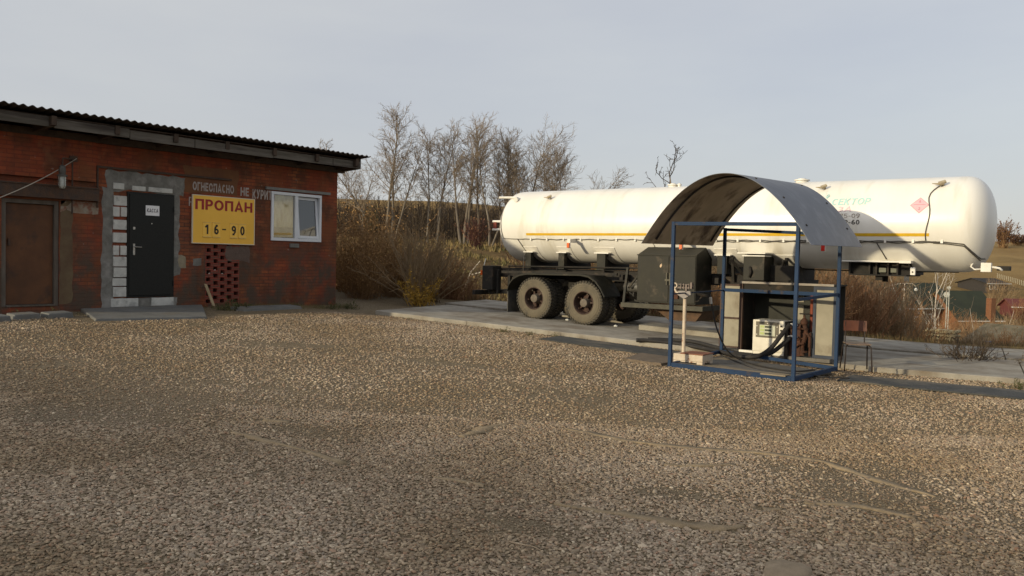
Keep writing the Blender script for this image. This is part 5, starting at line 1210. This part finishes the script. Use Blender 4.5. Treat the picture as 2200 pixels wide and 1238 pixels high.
# (bearing tangent, depth, variant, scale, turn, label)
rows = [(-.150, 118, 0, 1.02, 0, 'widest bare tree with four stems, leftmost of the tall row beyond the building'),
        (-.101, 120, 1, 1.0, .5, 'slim single bare tree second from the left in the far row'),
        (-.090, 122, 2, 1.0, 2.2, 'forked slim bare tree just right of the slim single one'),
        (-.058, 118, 3, .98, 1.0, 'dense many stemmed bare tree left of the middle of the far row'),
        (-.040, 124, 1, 1.04, 3.1, 'straight bare tree standing inside the dense middle clump'),
        (-.028, 117, 4, .93, .3, 'bare tree with a spreading crown in the middle of the far row'),
        (-.012, 122, 3, .95, 2.5, 'many stemmed bare tree left of the tank end, above the woods'),
        (.004, 119, 1, .97, 1.7, 'straight bare tree rising just behind the left end of the tank'),
        (.016, 124, 2, 1.02, .9, 'forked bare tree rising behind the vent pipe of the tank'),
        (.032, 117, 4, .88, 3.7, 'spreading bare tree behind the left third of the tank'),
        (.047, 121, 3, .90, 5.0, 'many stemmed bare tree second from the right end of the far row'),
        (.066, 118, 4, .92, .2, 'spreading bare tree at the right end of the far row'),
        (-.178, 125, 2, .72, 1.2, 'leaning thin bare tree peeping over the right end of the building roof')]
for az, D, v, sc, rot, lb in rows:
    o = var[v] if not used[v] else copy_tree(var[v]); used[v] = True
    x, y = at(az, D); o.location = (x, y, ground(x, y)); o.rotation_euler = (0, 0, rot if v else YAW); o.scale = (sc*1.06, sc*1.06, sc*.97); o['label'] = lb
# apple-like tree top behind the tank
SPA = [dict(seg=6, wob=.08, n=6, rend=.35, **{'from': .55}),
       dict(count=12, len=.23, fall=.3, rad=.5, rmin=.02, ang=(30, 70), seg=6, wob=.26, up=.10, n=4, rend=.4, **{'from': .2}),
       dict(count=6, len=.38, fall=.4, rad=.55, rmin=.011, ang=(35, 80), seg=4, wob=.3, up=.06, n=3, rend=.5, **{'from': .1}),
       dict(count=2, len=.3, fall=.3, rad=.7, rmin=.010, ang=(40, 80), seg=2, wob=.3, up=.1, n=3, rend=.6, **{'from': .3})]
x, y = at(.236, 28); gz = ground(x, y)
tree_obj('apple_tree', 11, 6.1, .06, SPA, M_twig, mat('knotty_twigs', (.07, .055, .045), (.05, .04, .035)), loc=(x, y, gz), label='knotty bare tree top showing above the tank left of the canopy')
# white stemmed tree before the brick house
SPB = [dict(seg=7, wob=.05, n=6, rend=.2, **{'from': .12}),
       dict(count=11, len=.55, fall=.5, rad=.5, rmin=.018, ang=(15, 45), seg=5, wob=.09, up=.08, n=4, rend=.3, **{'from': .2}),
       dict(count=6, len=.40, fall=.3, rad=.5, rmin=.010, ang=(18, 45), seg=3, wob=.1, up=.05, n=3, rend=.4, **{'from': .2})]
x, y = at(.506, 42); gz = ground(x, y)
tree_obj('birch_tree', 21, 5.2, .075, SPB, M_birch, M_birch, loc=(x, y, gz), label='small pale branching tree in front of the brick house at the right')

# leafy or dense twiggy things
M_och = mat('ochre_leaf', (.33, .195, .075), (.23, .13, .05), scale=1.5, rough=.9)
M_brb = mat('brown_brush', (.26, .155, .068), (.18, .105, .05), scale=1.5, rough=.9)
M_red = mat('reddish_brush', (.24, .12, .055), (.155, .08, .04), scale=1.5, rough=.9)
M_yel = mat('yellow_leaf', (.42, .25, .04), (.30, .18, .03), scale=3, rough=.8)
M_gry = mat('grey_brush', (.25, .175, .095), (.17, .12, .07), scale=1.5, rough=.9)
def brush(name, seed, h, w, n, m, m_leaf, nleaf, rt=.009, ang=(5, 50), lsz=.03, loc=(0, 0, 0), label='', cat='bush', group=None, sub=7, dome=False):
    r = random.Random(seed); st = MB(); lf = MB(); root = thing(name, loc, label, cat, group)
    def leaf(p):
        a = Vector((r.gauss(0, 1), r.gauss(0, 1), r.gauss(0, 1))).normalized(); b = a.orthogonal().normalized(); c = a.cross(b); k = lsz*r.uniform(.5, 1.4)
        lf.add([p-b*k, p+c*k*.6, p+b*k, p-c*k*.6], [(0, 1, 2, 3)])
    for i in range(n):
        a = r.uniform(0, 2*pi); th = radians(r.uniform(*ang)); ln = h*r.uniform(.6, 1.05)*(1 if not dome else .8+.25*cos(th)); bx = r.gauss(0, w*.13); by = r.gauss(0, w*.13)
        d = Vector((sin(th)*cos(a), sin(th)*sin(a), cos(th))); p = Vector((bx, by, -.1)); pts = [p.copy()]
        for k in range(5):
            d = (d+Vector((r.gauss(0, .09), r.gauss(0, .09), r.gauss(.03, .07)))).normalized(); p = p+d*ln/5; pts.append(p.copy())
        st.tube(pts, [rt*(1.5-.22*k) for k in range(6)], 3, caps=False)
        for k in range(sub):
            t = r.uniform(.25, 1)*5; j = min(int(t), 4); q = pts[j].lerp(pts[j+1], t-j); e = (pts[j+1]-pts[j]).normalized()
            e = (e+Vector((r.gauss(0, .45), r.gauss(0, .45), r.gauss(.1, .3)))).normalized(); l2 = ln*r.uniform(.12, .34)
            e2 = (e+Vector((r.gauss(0, .2), r.gauss(0, .2), .15))).normalized()
            q2 = q+e*l2*.5; q3 = q2+e2*l2*.5; st.tube([q, q2, q3], [rt*.6, rt*.5, rt*.35], 3, caps=False)
            for _ in range(nleaf): leaf(q.lerp(q3, r.uniform(.2, 1.1))+Vector((r.gauss(0, .05), r.gauss(0, .05), r.gauss(0, .05)))*h*.5)
    o = st.build('stems', m); o.parent = root
    if nleaf: o = lf.build('foliage', m_leaf); o.parent = root
    return root
def put(o, az, D, dz=0, sc=1, rot=0, label=None):
    x, y = at(az, D); o.location = (x, y, ground(x, y)+dz); o.scale = (sc, sc, sc); o.rotation_euler = (0, 0, rot)
    if label: o['label'] = label
    return o
g1 = 'dense brown bushes between the building and the trailer'
dense = brush('bush', 31, 2.5, 2.4, 130, M_brb, M_och, 4, ang=(0, 62), lsz=.034, group=g1, dome=True)
dense2 = brush('bush', 32, 2.2, 2.2, 120, M_red, M_brb, 4, ang=(0, 60), lsz=.03, group=g1, dome=True)
broom = brush('bush', 33, 2.3, 1.0, 70, M_gry, M_yel, 0, rt=.012, ang=(3, 48), group=g1)
for i, (o, az, D, sc, rot, lb) in enumerate([
        (dense, -.188, 25.5, 1.0, 0, 'ochre leaved bush hard against the right corner of the building'),
        (dense, -.158, 27.5, 1.12, 2, 'tallest ochre bush, just right of the building'),
        (dense, -.135, 24.5, .80, 4, 'low ochre bush at the slab end in front of the tall one'),
        (dense2, -.125, 30, 1.0, 1, 'brown bush behind the radiating bare shrub, left side'),
        (broom, -.112, 22.3, .98, 0, 'bare shrub with long stems fanning out, left of the trailer'),
        (broom, -.094, 23.5, .80, 3, 'smaller bare fan shaped shrub right of the large fan shrub'),
        (dense, -.085, 29.5, .82, 1.2, 'ochre bush behind the smaller fan shaped shrub'),
        (dense2, -.072, 25, .62, 2.5, 'low brown bush midway between fan shrubs and the trailer'),
        (dense2, -.205, 30, 1.15, 2.8, 'brown bush half hidden behind the building corner'),
        (dense2, -.048, 27.5, .55, .8, 'low brown bush left of the black rear box of the trailer'),
        (dense, -.112, 33, 1.1, 5.2, 'ochre bush farther down the slope behind the fan shaped shrub'), (dense, -.176, 23.3, .62, 3.3, 'small ochre bush at the foot of the building corner')]):
    src = o if 'placed' not in o.keys() else copy_tree(o)
    o['placed'] = 1; put(src, az, D, 0, sc*.99, rot, lb)
for o in (dense, dense2, broom): del o['placed']
for o in bpy.data.objects:
    if 'placed' in o.keys(): del o['placed']
# yellow leaves low on the fan shrub
yb = brush('bush', 35, .95, .9, 26, M_yel, M_yel, 4, rt=.007, ang=(10, 60), lsz=.03, label='low yellow leaved shrub at the foot of the fan shaped bush'); put(yb, -.104, 21.9)

g2 = 'brown thicket bushes on the slope behind the trailer and the houses'
th1 = brush('thicket_bush', 41, 2.6, 2.6, 95, M_red, M_brb, 1, rt=.010, ang=(0, 45), lsz=.03, group=g2, sub=10)
th2 = brush('thicket_bush', 42, 2.8, 2.8, 95, M_gry, M_red, 1, rt=.010, ang=(0, 38), lsz=.03, group=g2, sub=10)
th3 = brush('thicket_bush', 43, 2.4, 3.0, 90, mat('rusty_brush', (.36, .19, .075), (.26, .13, .055), scale=1.5, rough=.9), M_och, 1, rt=.011, ang=(0, 50), lsz=.035, group=g2, sub=10)
k = 0; rt_ = random.Random(77)
names = ['reddish', 'greyish', 'brown']
spots = [(.04, 26, .9), (.10, 25, .85), (.16, 26, .9), (.22, 25, .9), (.27, 24.5, .8), (.31, 24, .85), (.345, 23.5, .9), (.38, 25.5, 1.05), (.41, 24.0, .8), (.43, 28, 1.0), (.455, 25, .62), (.47, 31, .9),
         (.30, 30, 1.2), (.35, 31, 1.2), (.40, 33, 1.25), (.25, 31, 1.2), (.44, 38, 1.2), (.375, 40, 1.5), (.32, 42, 1.5), (.26, 42, 1.4), (.56, 46, 1.0), (.60, 40, .9), (.525, 50, 1.0), (.47, 48, 1.0), (.545, 29, .42), (.585, 28, .45), (.62, 30, .5), (.60, 60, 1.1), (.50, 70, 1.3), (.55, 75, 1.2), (.595, 88, 1.5), (.565, 92, 1.3), (.625, 80, 1.4), (.61, 115, 1.7), (.575, 135, 1.6), (.535, 95, 1.5), (.555, 98, 1.1)]
where = ['behind the rear wheels', 'behind the gap between wheels and locker', 'behind the green locker', 'behind the landing leg', 'behind the left half of the pump cabinet', 'behind the right half of the pump cabinet', 'behind the back right post of the shelter',
         'behind the brown chair', 'just right of the chair, beyond the slabs', 'below the kingpin section of the tank', 'low beyond the slabs left of the woodpile', 'left of the long brick house roof',
         'second row above the pump cabinet', 'second row above the shelter post', 'second row above the chair', 'second row behind the landing leg', 'left end of the long brick house', 'third row below the red tank lamp', 'third row over the cabinet', 'third row behind the landing leg',
         'in front of the chimney house', 'right of the grey shed roof', 'beside the pale birch', 'in front of the long brick house', 'low before the grey shed roof', 'low by the blue post', 'low at the far right before the grey shed', 'before the red shed', 'between birch and long brick house', 'before the green roof of the chimney house', 'left of the dark red shed', 'just right of the brick chimney', 'at the right edge before the red shed', 'beyond the dark red shed', 'below the dark wooden house', 'left of the chimney house roof edge', 'small before the chimney house wall']
srcs = [th1, th2, th3]; us = [0, 0, 0]
for i, (az, D, sc) in enumerate(spots):
    v = [0, 2, 0, 1, 2, 0, 2, 1, 0, 1, 1, 2, 0, 2, 0, 2, 1, 0, 2, 0, 1, 1, 1, 1, 1, 2, 0, 0, 2, 1, 1, 2, 1, 0, 1, 0, 1][i]
    o = srcs[v] if not us[v] else copy_tree(srcs[v]); us[v] = 1
    put(o, az, D, 0, sc, rt_.uniform(0, 6), names[v]+' twiggy bush '+where[i])
# saplings
SPS = [dict(seg=6, wob=.05, n=4, rend=.3, **{'from': .2}), dict(count=9, len=.35, fall=.5, rad=.5, rmin=.008, ang=(20, 45), seg=3, wob=.1, up=.05, n=3, rend=.5, **{'from': .2})]
sg_ = tree_obj('sapling', 51, 3.4, .022, SPS, M_birch, M_twig, group='thin pale saplings near the brick houses')
for i, (az, D, sc, lb) in enumerate([(.468, 27, .85, 'thin pale sapling left of the woodpile'), (.545, 36, .9, 'thin pale sapling left of the chimney house roof'), (.575, 38, .95, 'thin pale sapling before the green roof, left of the chimney'), (.39, 26, .75, 'thin pale sapling right of the chair'), (.445, 30, .85, 'thin pale sapling before the long green roof')]):
    put(sg_ if i == 0 else copy_tree(sg_), az, D, 0, sc, i*1.3, lb)
# dead bush on the slabs and weeds
db = brush('dry_weed_bush', 61, .55, .9, 60, mat('dead_stems', (.11, .08, .05), (.07, .05, .035)), MATS['dead_stems'], 1, rt=.005, ang=(10, 70), lsz=.012, label='dry dead weed bush growing between slabs right of the shelter'); x, y = -2.62, 17.75; db.location = (x, y, g(x)-.02); db.scale = (1.3, 1.3, 1.25)
wg = 'small weeds along slabs and wall'
M_grn = mat('weed_green', (.075, .08, .025), (.05, .05, .02), rough=.8)
wd = brush('weed', 62, .26, .25, 22, M_grn, M_grn, 2, rt=.003, ang=(5, 60), lsz=.014, sub=3, group=wg)
WD = [(-1.42, 14.6, 1.3, 'green weed at the right edge between mat and slab'), (-10.35, 13.62, .7, 'weed at the slab edge left of the wheels'), (-9.35, 14.0, .6, 'weed at the slab edge beside the left rubber mat'), (-15.3, 10.75, 1.6, 'tallest green weed under the price sign'),
      (-15.5, 11.0, 1.2, 'green weed right of the leaning plank'), (-15.2, 13.3, 1.2, 'dark weed at the right foot of the building'), (-15.1, 13.75, 1.4, 'dark weed at the building corner'), (-15.25, 10.45, 1.2, 'green weed at the right end of the concrete pad'),
      (-15.6, 12.6, .8, 'small weed under the window'), (-15.45, 7.2, .9, 'small weed by the brown door step'), (-15.5, 6.6, .8, 'small weed below the brown door'), (-9.8, 13.72, .5, 'tiny dry weed at the slab edge before the wheels')]
for i, (x, y, sc, lb) in enumerate(WD):
    o = wd if i == 0 else copy_tree(wd); o.location = (x, y, ground(x, y)); o.scale = (sc,)*3; o.rotation_euler = (0, 0, i*1.1); o['label'] = lb
# low growth at slab edges and round the forecourt: nobody could count it
r = random.Random(5); gb_ = MB()
def blades(x0, y0, n, sp, h, zf=ground):
    for _ in range(n):
        x = x0+r.gauss(0, sp); y = y0+r.gauss(0, sp*.5); z = zf(x, y); a = r.uniform(0, 2*pi); hh = h*r.uniform(.4, 1.2); lx, ly = r.gauss(0, .4)*hh, r.gauss(0, .4)*hh
        gb_.add([(x-cos(a)*.004, y-sin(a)*.004, z-.01), (x+cos(a)*.004, y+sin(a)*.004, z-.01), (x+lx, y+ly, z+hh)], [(0, 1, 2)])
for i in range(90): t = i/90; blades(-15.5+r.gauss(0, .2), 10.4+3.9*t, 22, .12, .10)
for i in range(24): t = i/24; blades(-15.4+r.gauss(0, .15), 5.9+1.8*t, 14, .1, .06)
for i in range(70):
    p = slab_pt(-8.5+17*i/70+r.uniform(-.1, .1), -.07); blades(p.x, p.y, int(r.expovariate(1/8)), .06, .05)
for i in range(70):
    p = slab_pt(-8.5+17*i/70, 3.27); blades(p.x, p.y, 14, .12, .06)
for i in range(160):
    p = slab_pt(-10+19*i/160, 6.0+abs(r.gauss(0, .5))); blades(p.x, p.y, 26, .2, .16)
tag(gb_.build('grass', mat('dry_grass', (.16, .115, .05), (.085, .08, .03), scale=2)), 'short dry grass along slab edges and the foot of the wall', 'grass', kind='stuff')
# dry tall grass and scrub covering the slope below the slabs
sb_ = MB(); r = random.Random(9)
for _ in range(26000):
    D = 20+32*r.random()**1.4; az = r.uniform(-.23, .66); x, y = at(az, D)
    if y < edge(x)+.8: continue
    z = ground(x, y); h = r.uniform(.12, .5)*(1+.6*mnoise.noise(Vector((x*.3, y*.3, 0))))*(1 if az < .40 else .35); a = r.uniform(0, 2*pi); w = .006+.0006*D
    sb_.add([(x-cos(a)*w, y-sin(a)*w, z-.05), (x+cos(a)*w, y+sin(a)*w, z-.05), (x+r.gauss(0, .2)*h, y+r.gauss(0, .2)*h, z+h)], [(0, 1, 2)])
tag(sb_.build('tall_grass', mat('tall_dry_grass', (.15, .095, .045), (.10, .07, .03), scale=.6)), 'tall dry brown grass on the slope below the slabs', 'grass', kind='stuff')
ms_ = MB(); r = random.Random(19)
for _ in range(24000):
    D = 34+95*r.random(); az = r.uniform(-.22, .10) if r.random() < .6 else r.uniform(.3, .66); x, y = at(az, D)
    if mnoise.noise(Vector((x*.09, y*.09, 2))) < -.15+.5*r.random(): continue
    z = ground(x, y); h = r.uniform(.15, .55)*(1+1.2*max(0, mnoise.noise(Vector((x*.15, y*.15, 5))))); a = r.uniform(0, 2*pi); w = .02+.0012*D
    ms_.add([(x-cos(a)*w, y-sin(a)*w, z-.05), (x+cos(a)*w, y+sin(a)*w, z-.05), (x+r.gauss(0, .3)*h, y+r.gauss(0, .3)*h, z+h)], [(0, 1, 2)])
tag(ms_.build('meadow_scrub', mat('meadow_scrub', (.17, .115, .045), (.085, .085, .028), scale=.12, c3=(.22, .15, .07), s3=.3)), 'rough dry tufts scattered over the meadow beyond the bushes', 'scrub', kind='stuff')
# dark woods along the far slope: reads as one mass
wd_ = MB(); r = random.Random(12)
for _ in range(5200):
    az = r.uniform(-.27, .30); D = 128+58*r.random(); x, y = at(az, D); z = ground(x, y); h = r.uniform(1.5, 4.6)*(1.2-.5*(D-128)/58)
    dx, dy = r.gauss(0, .25), r.gauss(0, .25); tp = Vector((x+dx, y+dy, z+h)); b = Vector((x, y, z-.2))
    wd_.tube([b, tp], [.05, .02], 3, caps=False)
    for k in range(5):
        q = b.lerp(tp, r.uniform(.25, .95)); e = Vector((r.gauss(0, .5), r.gauss(0, .5), r.uniform(.3, 1.0)))*h*.25
        wd_.tube([q, q+e], [.035, .015], 3, caps=False)
tag(wd_.build('woodland', mat('woodland_brown', (.085, .060, .038), (.05, .037, .025), scale=.05)), 'dark leafless woodland strip along the far slope', 'woodland', kind='stuff')
# far trees at the right skyline
fd_ = brush('leafy_tree', 71, 7.0, 4, 60, M_brb, mat('rust_leaf', (.12, .06, .035), (.085, .045, .03), scale=.5), 4, rt=.05, ang=(0, 42), lsz=.20, label='dense rust brown tree on the skyline right of the tank end', cat='tree', sub=9); put(fd_, .578, 235)
fs_ = brush('leafy_tree', 72, 3.2, 5, 40, M_brb, MATS['rust_leaf'], 4, rt=.05, ang=(5, 60), lsz=.2, cat='tree', sub=8, group='low trees on the right skyline')
put(fs_, .594, 245, 0, 1, 0, 'low tree on the skyline at the far right, left of the frame edge'); o = copy_tree(fs_); put(o, .603, 250, 0, .9, 2, 'low tree on the skyline at the right frame edge')
cf = brush('conifer', 73, 4.2, 1.5, 40, M_grn, mat('conifer_green', (.035, .045, .022), (.025, .032, .016)), 4, rt=.03, ang=(0, 16), lsz=.12, cat='tree', label='small dark green conifer on the slope right of the building', sub=8); put(cf, -.166, 118)
rd = brush('bush', 74, 4.0, 3, 50, mat('purple_brush', (.13, .055, .04), (.09, .04, .032)), M_red, 1, rt=.03, ang=(0, 45), lsz=.1, label='reddish bush before the dark woods left of the tank end', sub=9); put(rd, -.042, 112)

# birch limb leaning over the meadow
br = MB(); x, y = at(-.058, 44); z = ground(x, y)
br.tube([(x, y, z), (x+.1, y, z+1.0), (x+.35, y+.2, z+1.9), (x+.8, y+.4, z+2.5)], [.05, .045, .035, .02], 6, caps=False); br.tube([(x+.30, y+.2, z+1.75), (x+.9, y+.6, z+1.95), (x+1.5, y+1.0, z+1.9)], [.04, .03, .02], 6, caps=False)
tag(br.build('broken_branch', M_birch, smooth=True), 'broken pale branch sticking up left of the trailer', 'branch')

# ------------------------------------------------------------------ houses in the valley
M_hb = brick_mat('orange_brick', (.19, .078, .035), (.16, .065, .03), (.13, .09, .06))
M_gr = mat('green_roof', (.030, .036, .022), (.022, .027, .018), rough=.9, scale=.6, stretch=(1, 1, 1))
M_wht = mat('white_trim', (.6, .6, .56), (.5, .5, .46))
M_dgl = mat('dark_glass', (.03, .035, .04), (.05, .055, .06), rough=.15, spec=.6)
def house(name, az0, az1, D0, D1, ze, zr, zb, depth, wallm, roofm, label, chimney=None, windows=()):
    a = Vector((*at(az0, D0), 0)); b = Vector((*at(az1, D1), 0)); e = (b-a); Ln = e.length; e.normalize(); n = Vector((-e.y, e.x, 0))
    if n.dot(Vector((FH[0], FH[1], 0))) < 0: n = -n
    root = thing(name, (a.x, a.y, zb), label, 'house')
    def W(u, v, z): return (a.x+e.x*u+n.x*v, a.y+e.y*u+n.y*v, z)
    mb = MB(); mb.add([W(0, 0, zb), W(Ln, 0, zb), W(Ln, depth, zb), W(0, depth, zb), W(0, 0, ze), W(Ln, 0, ze), W(Ln, depth, ze), W(0, depth, ze), W(0, depth/2, zr-.1), W(Ln, depth/2, zr-.1)],
        [(0, 1, 5, 4), (1, 2, 6, 9, 5), (2, 3, 7, 6), (3, 0, 4, 8, 7)]); wl = mb.build('wall', wallm, root)
    mb = MB(); o = .35; dz = (zr-ze)/(depth/2)*o
    mb.add([W(-o, -o, ze-dz), W(Ln+o, -o, ze-dz), W(Ln+o, depth/2, zr), W(-o, depth/2, zr), W(-o, depth+o, ze-dz), W(Ln+o, depth+o, ze-dz)]+[W(-o, -o, ze-dz-.12), W(Ln+o, -o, ze-dz-.12), W(Ln+o, depth/2, zr-.12), W(-o, depth/2, zr-.12), W(-o, depth+o, ze-dz-.12), W(Ln+o, depth+o, ze-dz-.12)],
        [(0, 1, 2, 3), (3, 2, 5, 4), (6, 9, 8, 7), (9, 10, 11, 8), (0, 6, 7, 1), (4, 5, 11, 10), (0, 3, 9, 6), (3, 4, 10, 9), (1, 7, 8, 2), (2, 8, 11, 5)]); rf = mb.build('roof', roofm, root)
    mb = MB(); mb.add([W(-o, -o-.12, ze-dz-.1), W(Ln+o, -o-.12, ze-dz-.1), W(Ln+o, -o-.01, ze-dz-.1), W(-o, -o-.01, ze-dz-.1), W(-o, -o-.12, ze-dz+.03), W(Ln+o, -o-.12, ze-dz+.03), W(Ln+o, -o-.01, ze-dz+.03), W(-o, -o-.01, ze-dz+.03)], [(3, 2, 1, 0), (4, 5, 6, 7), (0, 1, 5, 4), (1, 2, 6, 5), (2, 3, 7, 6), (3, 0, 4, 7)]); mb.build('gutter', M_wht, rf)
    if chimney:
        u, v, w, zt, z0 = chimney; mb = MB(); mb.add([W(*q) for q in [(u, v, z0), (u+w, v, z0), (u+w, v+w*1.1, z0), (u, v+w*1.1, z0), (u, v, zt), (u+w, v, zt), (u+w, v+w*1.1, zt), (u, v+w*1.1, zt)]], [(3, 2, 1, 0), (4, 5, 6, 7), (0, 1, 5, 4), (1, 2, 6, 5), (2, 3, 7, 6), (3, 0, 4, 7)]); mb.build('chimney', M_hb, rf)
    for (u, w, z0, h) in windows:
        mb = MB(); mb.add([W(u, -.06, z0), W(u+w, -.06, z0), W(u+w, -.06, z0+h), W(u, -.06, z0+h), W(u, .02, z0), W(u+w, .02, z0), W(u+w, .02, z0+h), W(u, .02, z0+h)], [(0, 1, 2, 3), (0, 4, 5, 1), (1, 5, 6, 2), (2, 6, 7, 3), (3, 7, 4, 0)]); wo2 = mb.build('window', M_wht, root)
        mb = MB(); q = .12; mb.add([W(u+q, -.07, z0+q), W(u+w-q, -.07, z0+q), W(u+w-q, -.07, z0+h-q), W(u+q, -.07, z0+h-q)], [(0, 1, 2, 3)]); mb.build('pane', M_dgl, wo2)
    return root, W, Ln
house('brick_house', .528, .578, 108, 110, -4.6, -1.2, -8.0, 7, M_hb, M_gr, 'orange brick house with dark green roof and brick chimney at the right', chimney=(4.7, -.5, .75, -2.0, -8.0), windows=((3.0, .9, -6.9, 1.3),))
house('brick_house', .447, .526, 106, 112, -3.2, -.3, -8.0, 7, M_hb, M_gr, 'long orange brick house with dark green roof behind the pale birch', windows=((1.8, .9, -4.9, 1.2), (4.6, 1.0, -5.9, 1.4), (6.9, 1.0, -5.5, 1.3)))
M_dk = mat('dark_log', (.035, .03, .026), (.025, .022, .02))
house('wooden_house', .560, .585, 150, 152, -.7, .1, -4, 6, M_dk, M_chas, 'small dark wooden house with white windows above the chimney house', windows=((.6, .9, -1.9, .9), (1.9, .9, -1.9, .9)))
house('red_shed', .592, .64, 125, 124, -3.6, -2.6, -7, 5, mat('dark_red_wall', (.13, .035, .03), (.10, .03, .025)), mat('dark_red_roof', (.12, .03, .025), (.09, .025, .022)), 'low dark red shed at the right edge beyond the chimney house')
rs_, Wf, Ln_ = house('grey_shed', .535, .64, 36, 33, -1.55, -.66, -4.5, 4.5, mat('grey_boards', (.16, .15, .13), (.11, .10, .09)), mat('asbestos_sheet', (.15, .125, .08), (.10, .085, .055), scale=3, c3=(.07, .06, .03), s3=2), 'low shed with grey asbestos roof just beyond the slabs at the right')
x, y = at(.563, 30.5); z = ground(x, y)
bm_ = MB(); bm_.box(x-.14, x+.14, y-.14, y+.14, z-.3, z+.95); tag(bm_.build('blue_barrel_post', mat('pale_blue', (.20, .25, .36), (.16, .2, .3)), bevel=.03), 'pale blue post before the grey shed roof', 'post')
# woodpile
wpt = MB(); r = random.Random(31); x0, y0 = at(.478, 40); x1, y1 = at(.530, 38.5); e = Vector((x1-x0, y1-y0, 0)); n_ = Vector((-e.y, e.x, 0)).normalized(); zb = ground(x0, y0)-.1
zt = 1.72-(703-578)/1821*40
rws = 7; 
for row in range(rws):
    for c in range(13):
        p = Vector((x0, y0, 0))+e*((c+.5+.4*(row % 2))/13.5); z = zt-.16-row*.17; rr = r.uniform(.06, .095); j = n_*r.uniform(-.08, .05)
        wpt.tube([p-n_*.3+j+Vector((0, 0, z)), p+n_*.3+j+Vector((r.uniform(-.02, .02), 0, z+r.uniform(-.02, .02)))], rr, 7)
wpo = wpt.build('woodpile', mat('cut_wood', (.52, .43, .24), (.28, .22, .12), scale=6)); tag(wpo, 'stack of pale cut firewood logs before the long brick house', 'woodpile')
# satellite dishes on a mast
for az, D, zc, rr, lb in ((.513, 60, -.0, .21, 'large pale satellite dish seen through the birch branches'), (.5155, 60.5, 0, .13, 'small pale satellite dish above the large one')):
    x, y = at(az, D); zc = 1.72-((636 if rr > .2 else 621)-579)/1821*D
    t = thing('satellite_dish', (x, y, zc), lb, 'satellite dish', 'satellite dishes on the mast by the houses')
    mb = MB(); mb.lathe([(.0, .001), (.01*rr, .3*rr), (.1*rr, .7*rr), (.2*rr, rr), (.22*rr, rr), (.12*rr, .7*rr), (.03*rr, .001)], 'Y', (0, 0, 0), 24)
    dd = mb.build('reflector', mat('dish_grey', (.38, .38, .33), (.3, .3, .26)), None, smooth=True); dd.parent = t; dd.rotation_euler = (.3, 0, pi+.35)
    mb = MB(); mb.tube([(0, .15, 0), (0, .15, -(zc-ground(x, y)))], .035, 6); mb.tube([(0, .1, -.9*rr), (.05, -.6*rr, -.2*rr)], .015, 5); m2 = mb.build('mast', MATS['dish_grey'], None); m2.parent = t
# double arm yard lamp
x, y = at(.463, 55); zt = 1.72-(611-577)/1821*55; zg = ground(x, y)
t = thing('street_lamp', (x, y, zg), 'thin double arm street lamp with two white heads beyond the slabs', 'street lamp')
mb = MB(); mb.tube([(x, y, zg), (x, y, zt)], .04, 6); mb.tube([(x-1.6*RH[0], y-1.6*RH[1], zt-.45), (x-.8*RH[0], y-.8*RH[1], zt-.12), (x, y, zt), (x+.5*RH[0], y+.5*RH[1], zt-.02), (x+.75*RH[0], y+.75*RH[1], zt-.2)], .02, 5); mb.build('pole', M_birch, t)
for du in (-.02, .75):
    mb = MB(); mb.lathe([(-.12, .001), (-.10, .09), (0, .12), (.06, .05), (.1, .02)], 'Z', (x+du*RH[0], y+du*RH[1], zt-.38), 12); mb.build('lamp_head', M_wht, t, smooth=.7)
mb = MB(); mb.box(x-.05, x+.25, y, y+.03, zt+.1, zt+.55); tag(mb.build('lamp_box', M_dgl, t), 'small panel above the lamp arms')
# far pale fence
ft = thing('picket_fence', (*at(.58, 170), 1), 'line of pale fence posts crossing the far field at the right', 'fence')
mb = MB()
for i in range(26):
    x, y = at(.572+.0022*i, 168-.7*i); z = ground(x, y); mb.box(x-.05, x+.05, y-.05, y+.05, z-.1, z+.9)
a = at(.572, 168); b = at(.572+.0022*25, 168-.7*25); 
tag(mb.build('post_row', mat('pale_post', (.30, .27, .2), (.22, .2, .15)), ft), kind='stuff')
# litter: white rag caught in the bush, chocks
lump('white_rag', (*at(-.1585, 24.9), .95), (.10, .06, .09), M_wht, 'small white rag caught in the ochre bush right of the building', 'rag', seed=5, sub=2)
for i, (x, lb) in enumerate(((-10.62, 'small white chock stone between the two left tyres'), (-9.35, 'small white chock stone right of the front left tyre'))):
    lump('chock_stone', (x, 16.35, g(x)+.03), (.05, .04, .03), M_wht, lb, 'stone', 'white stones chocking the trailer wheels', seed=i, sub=2)
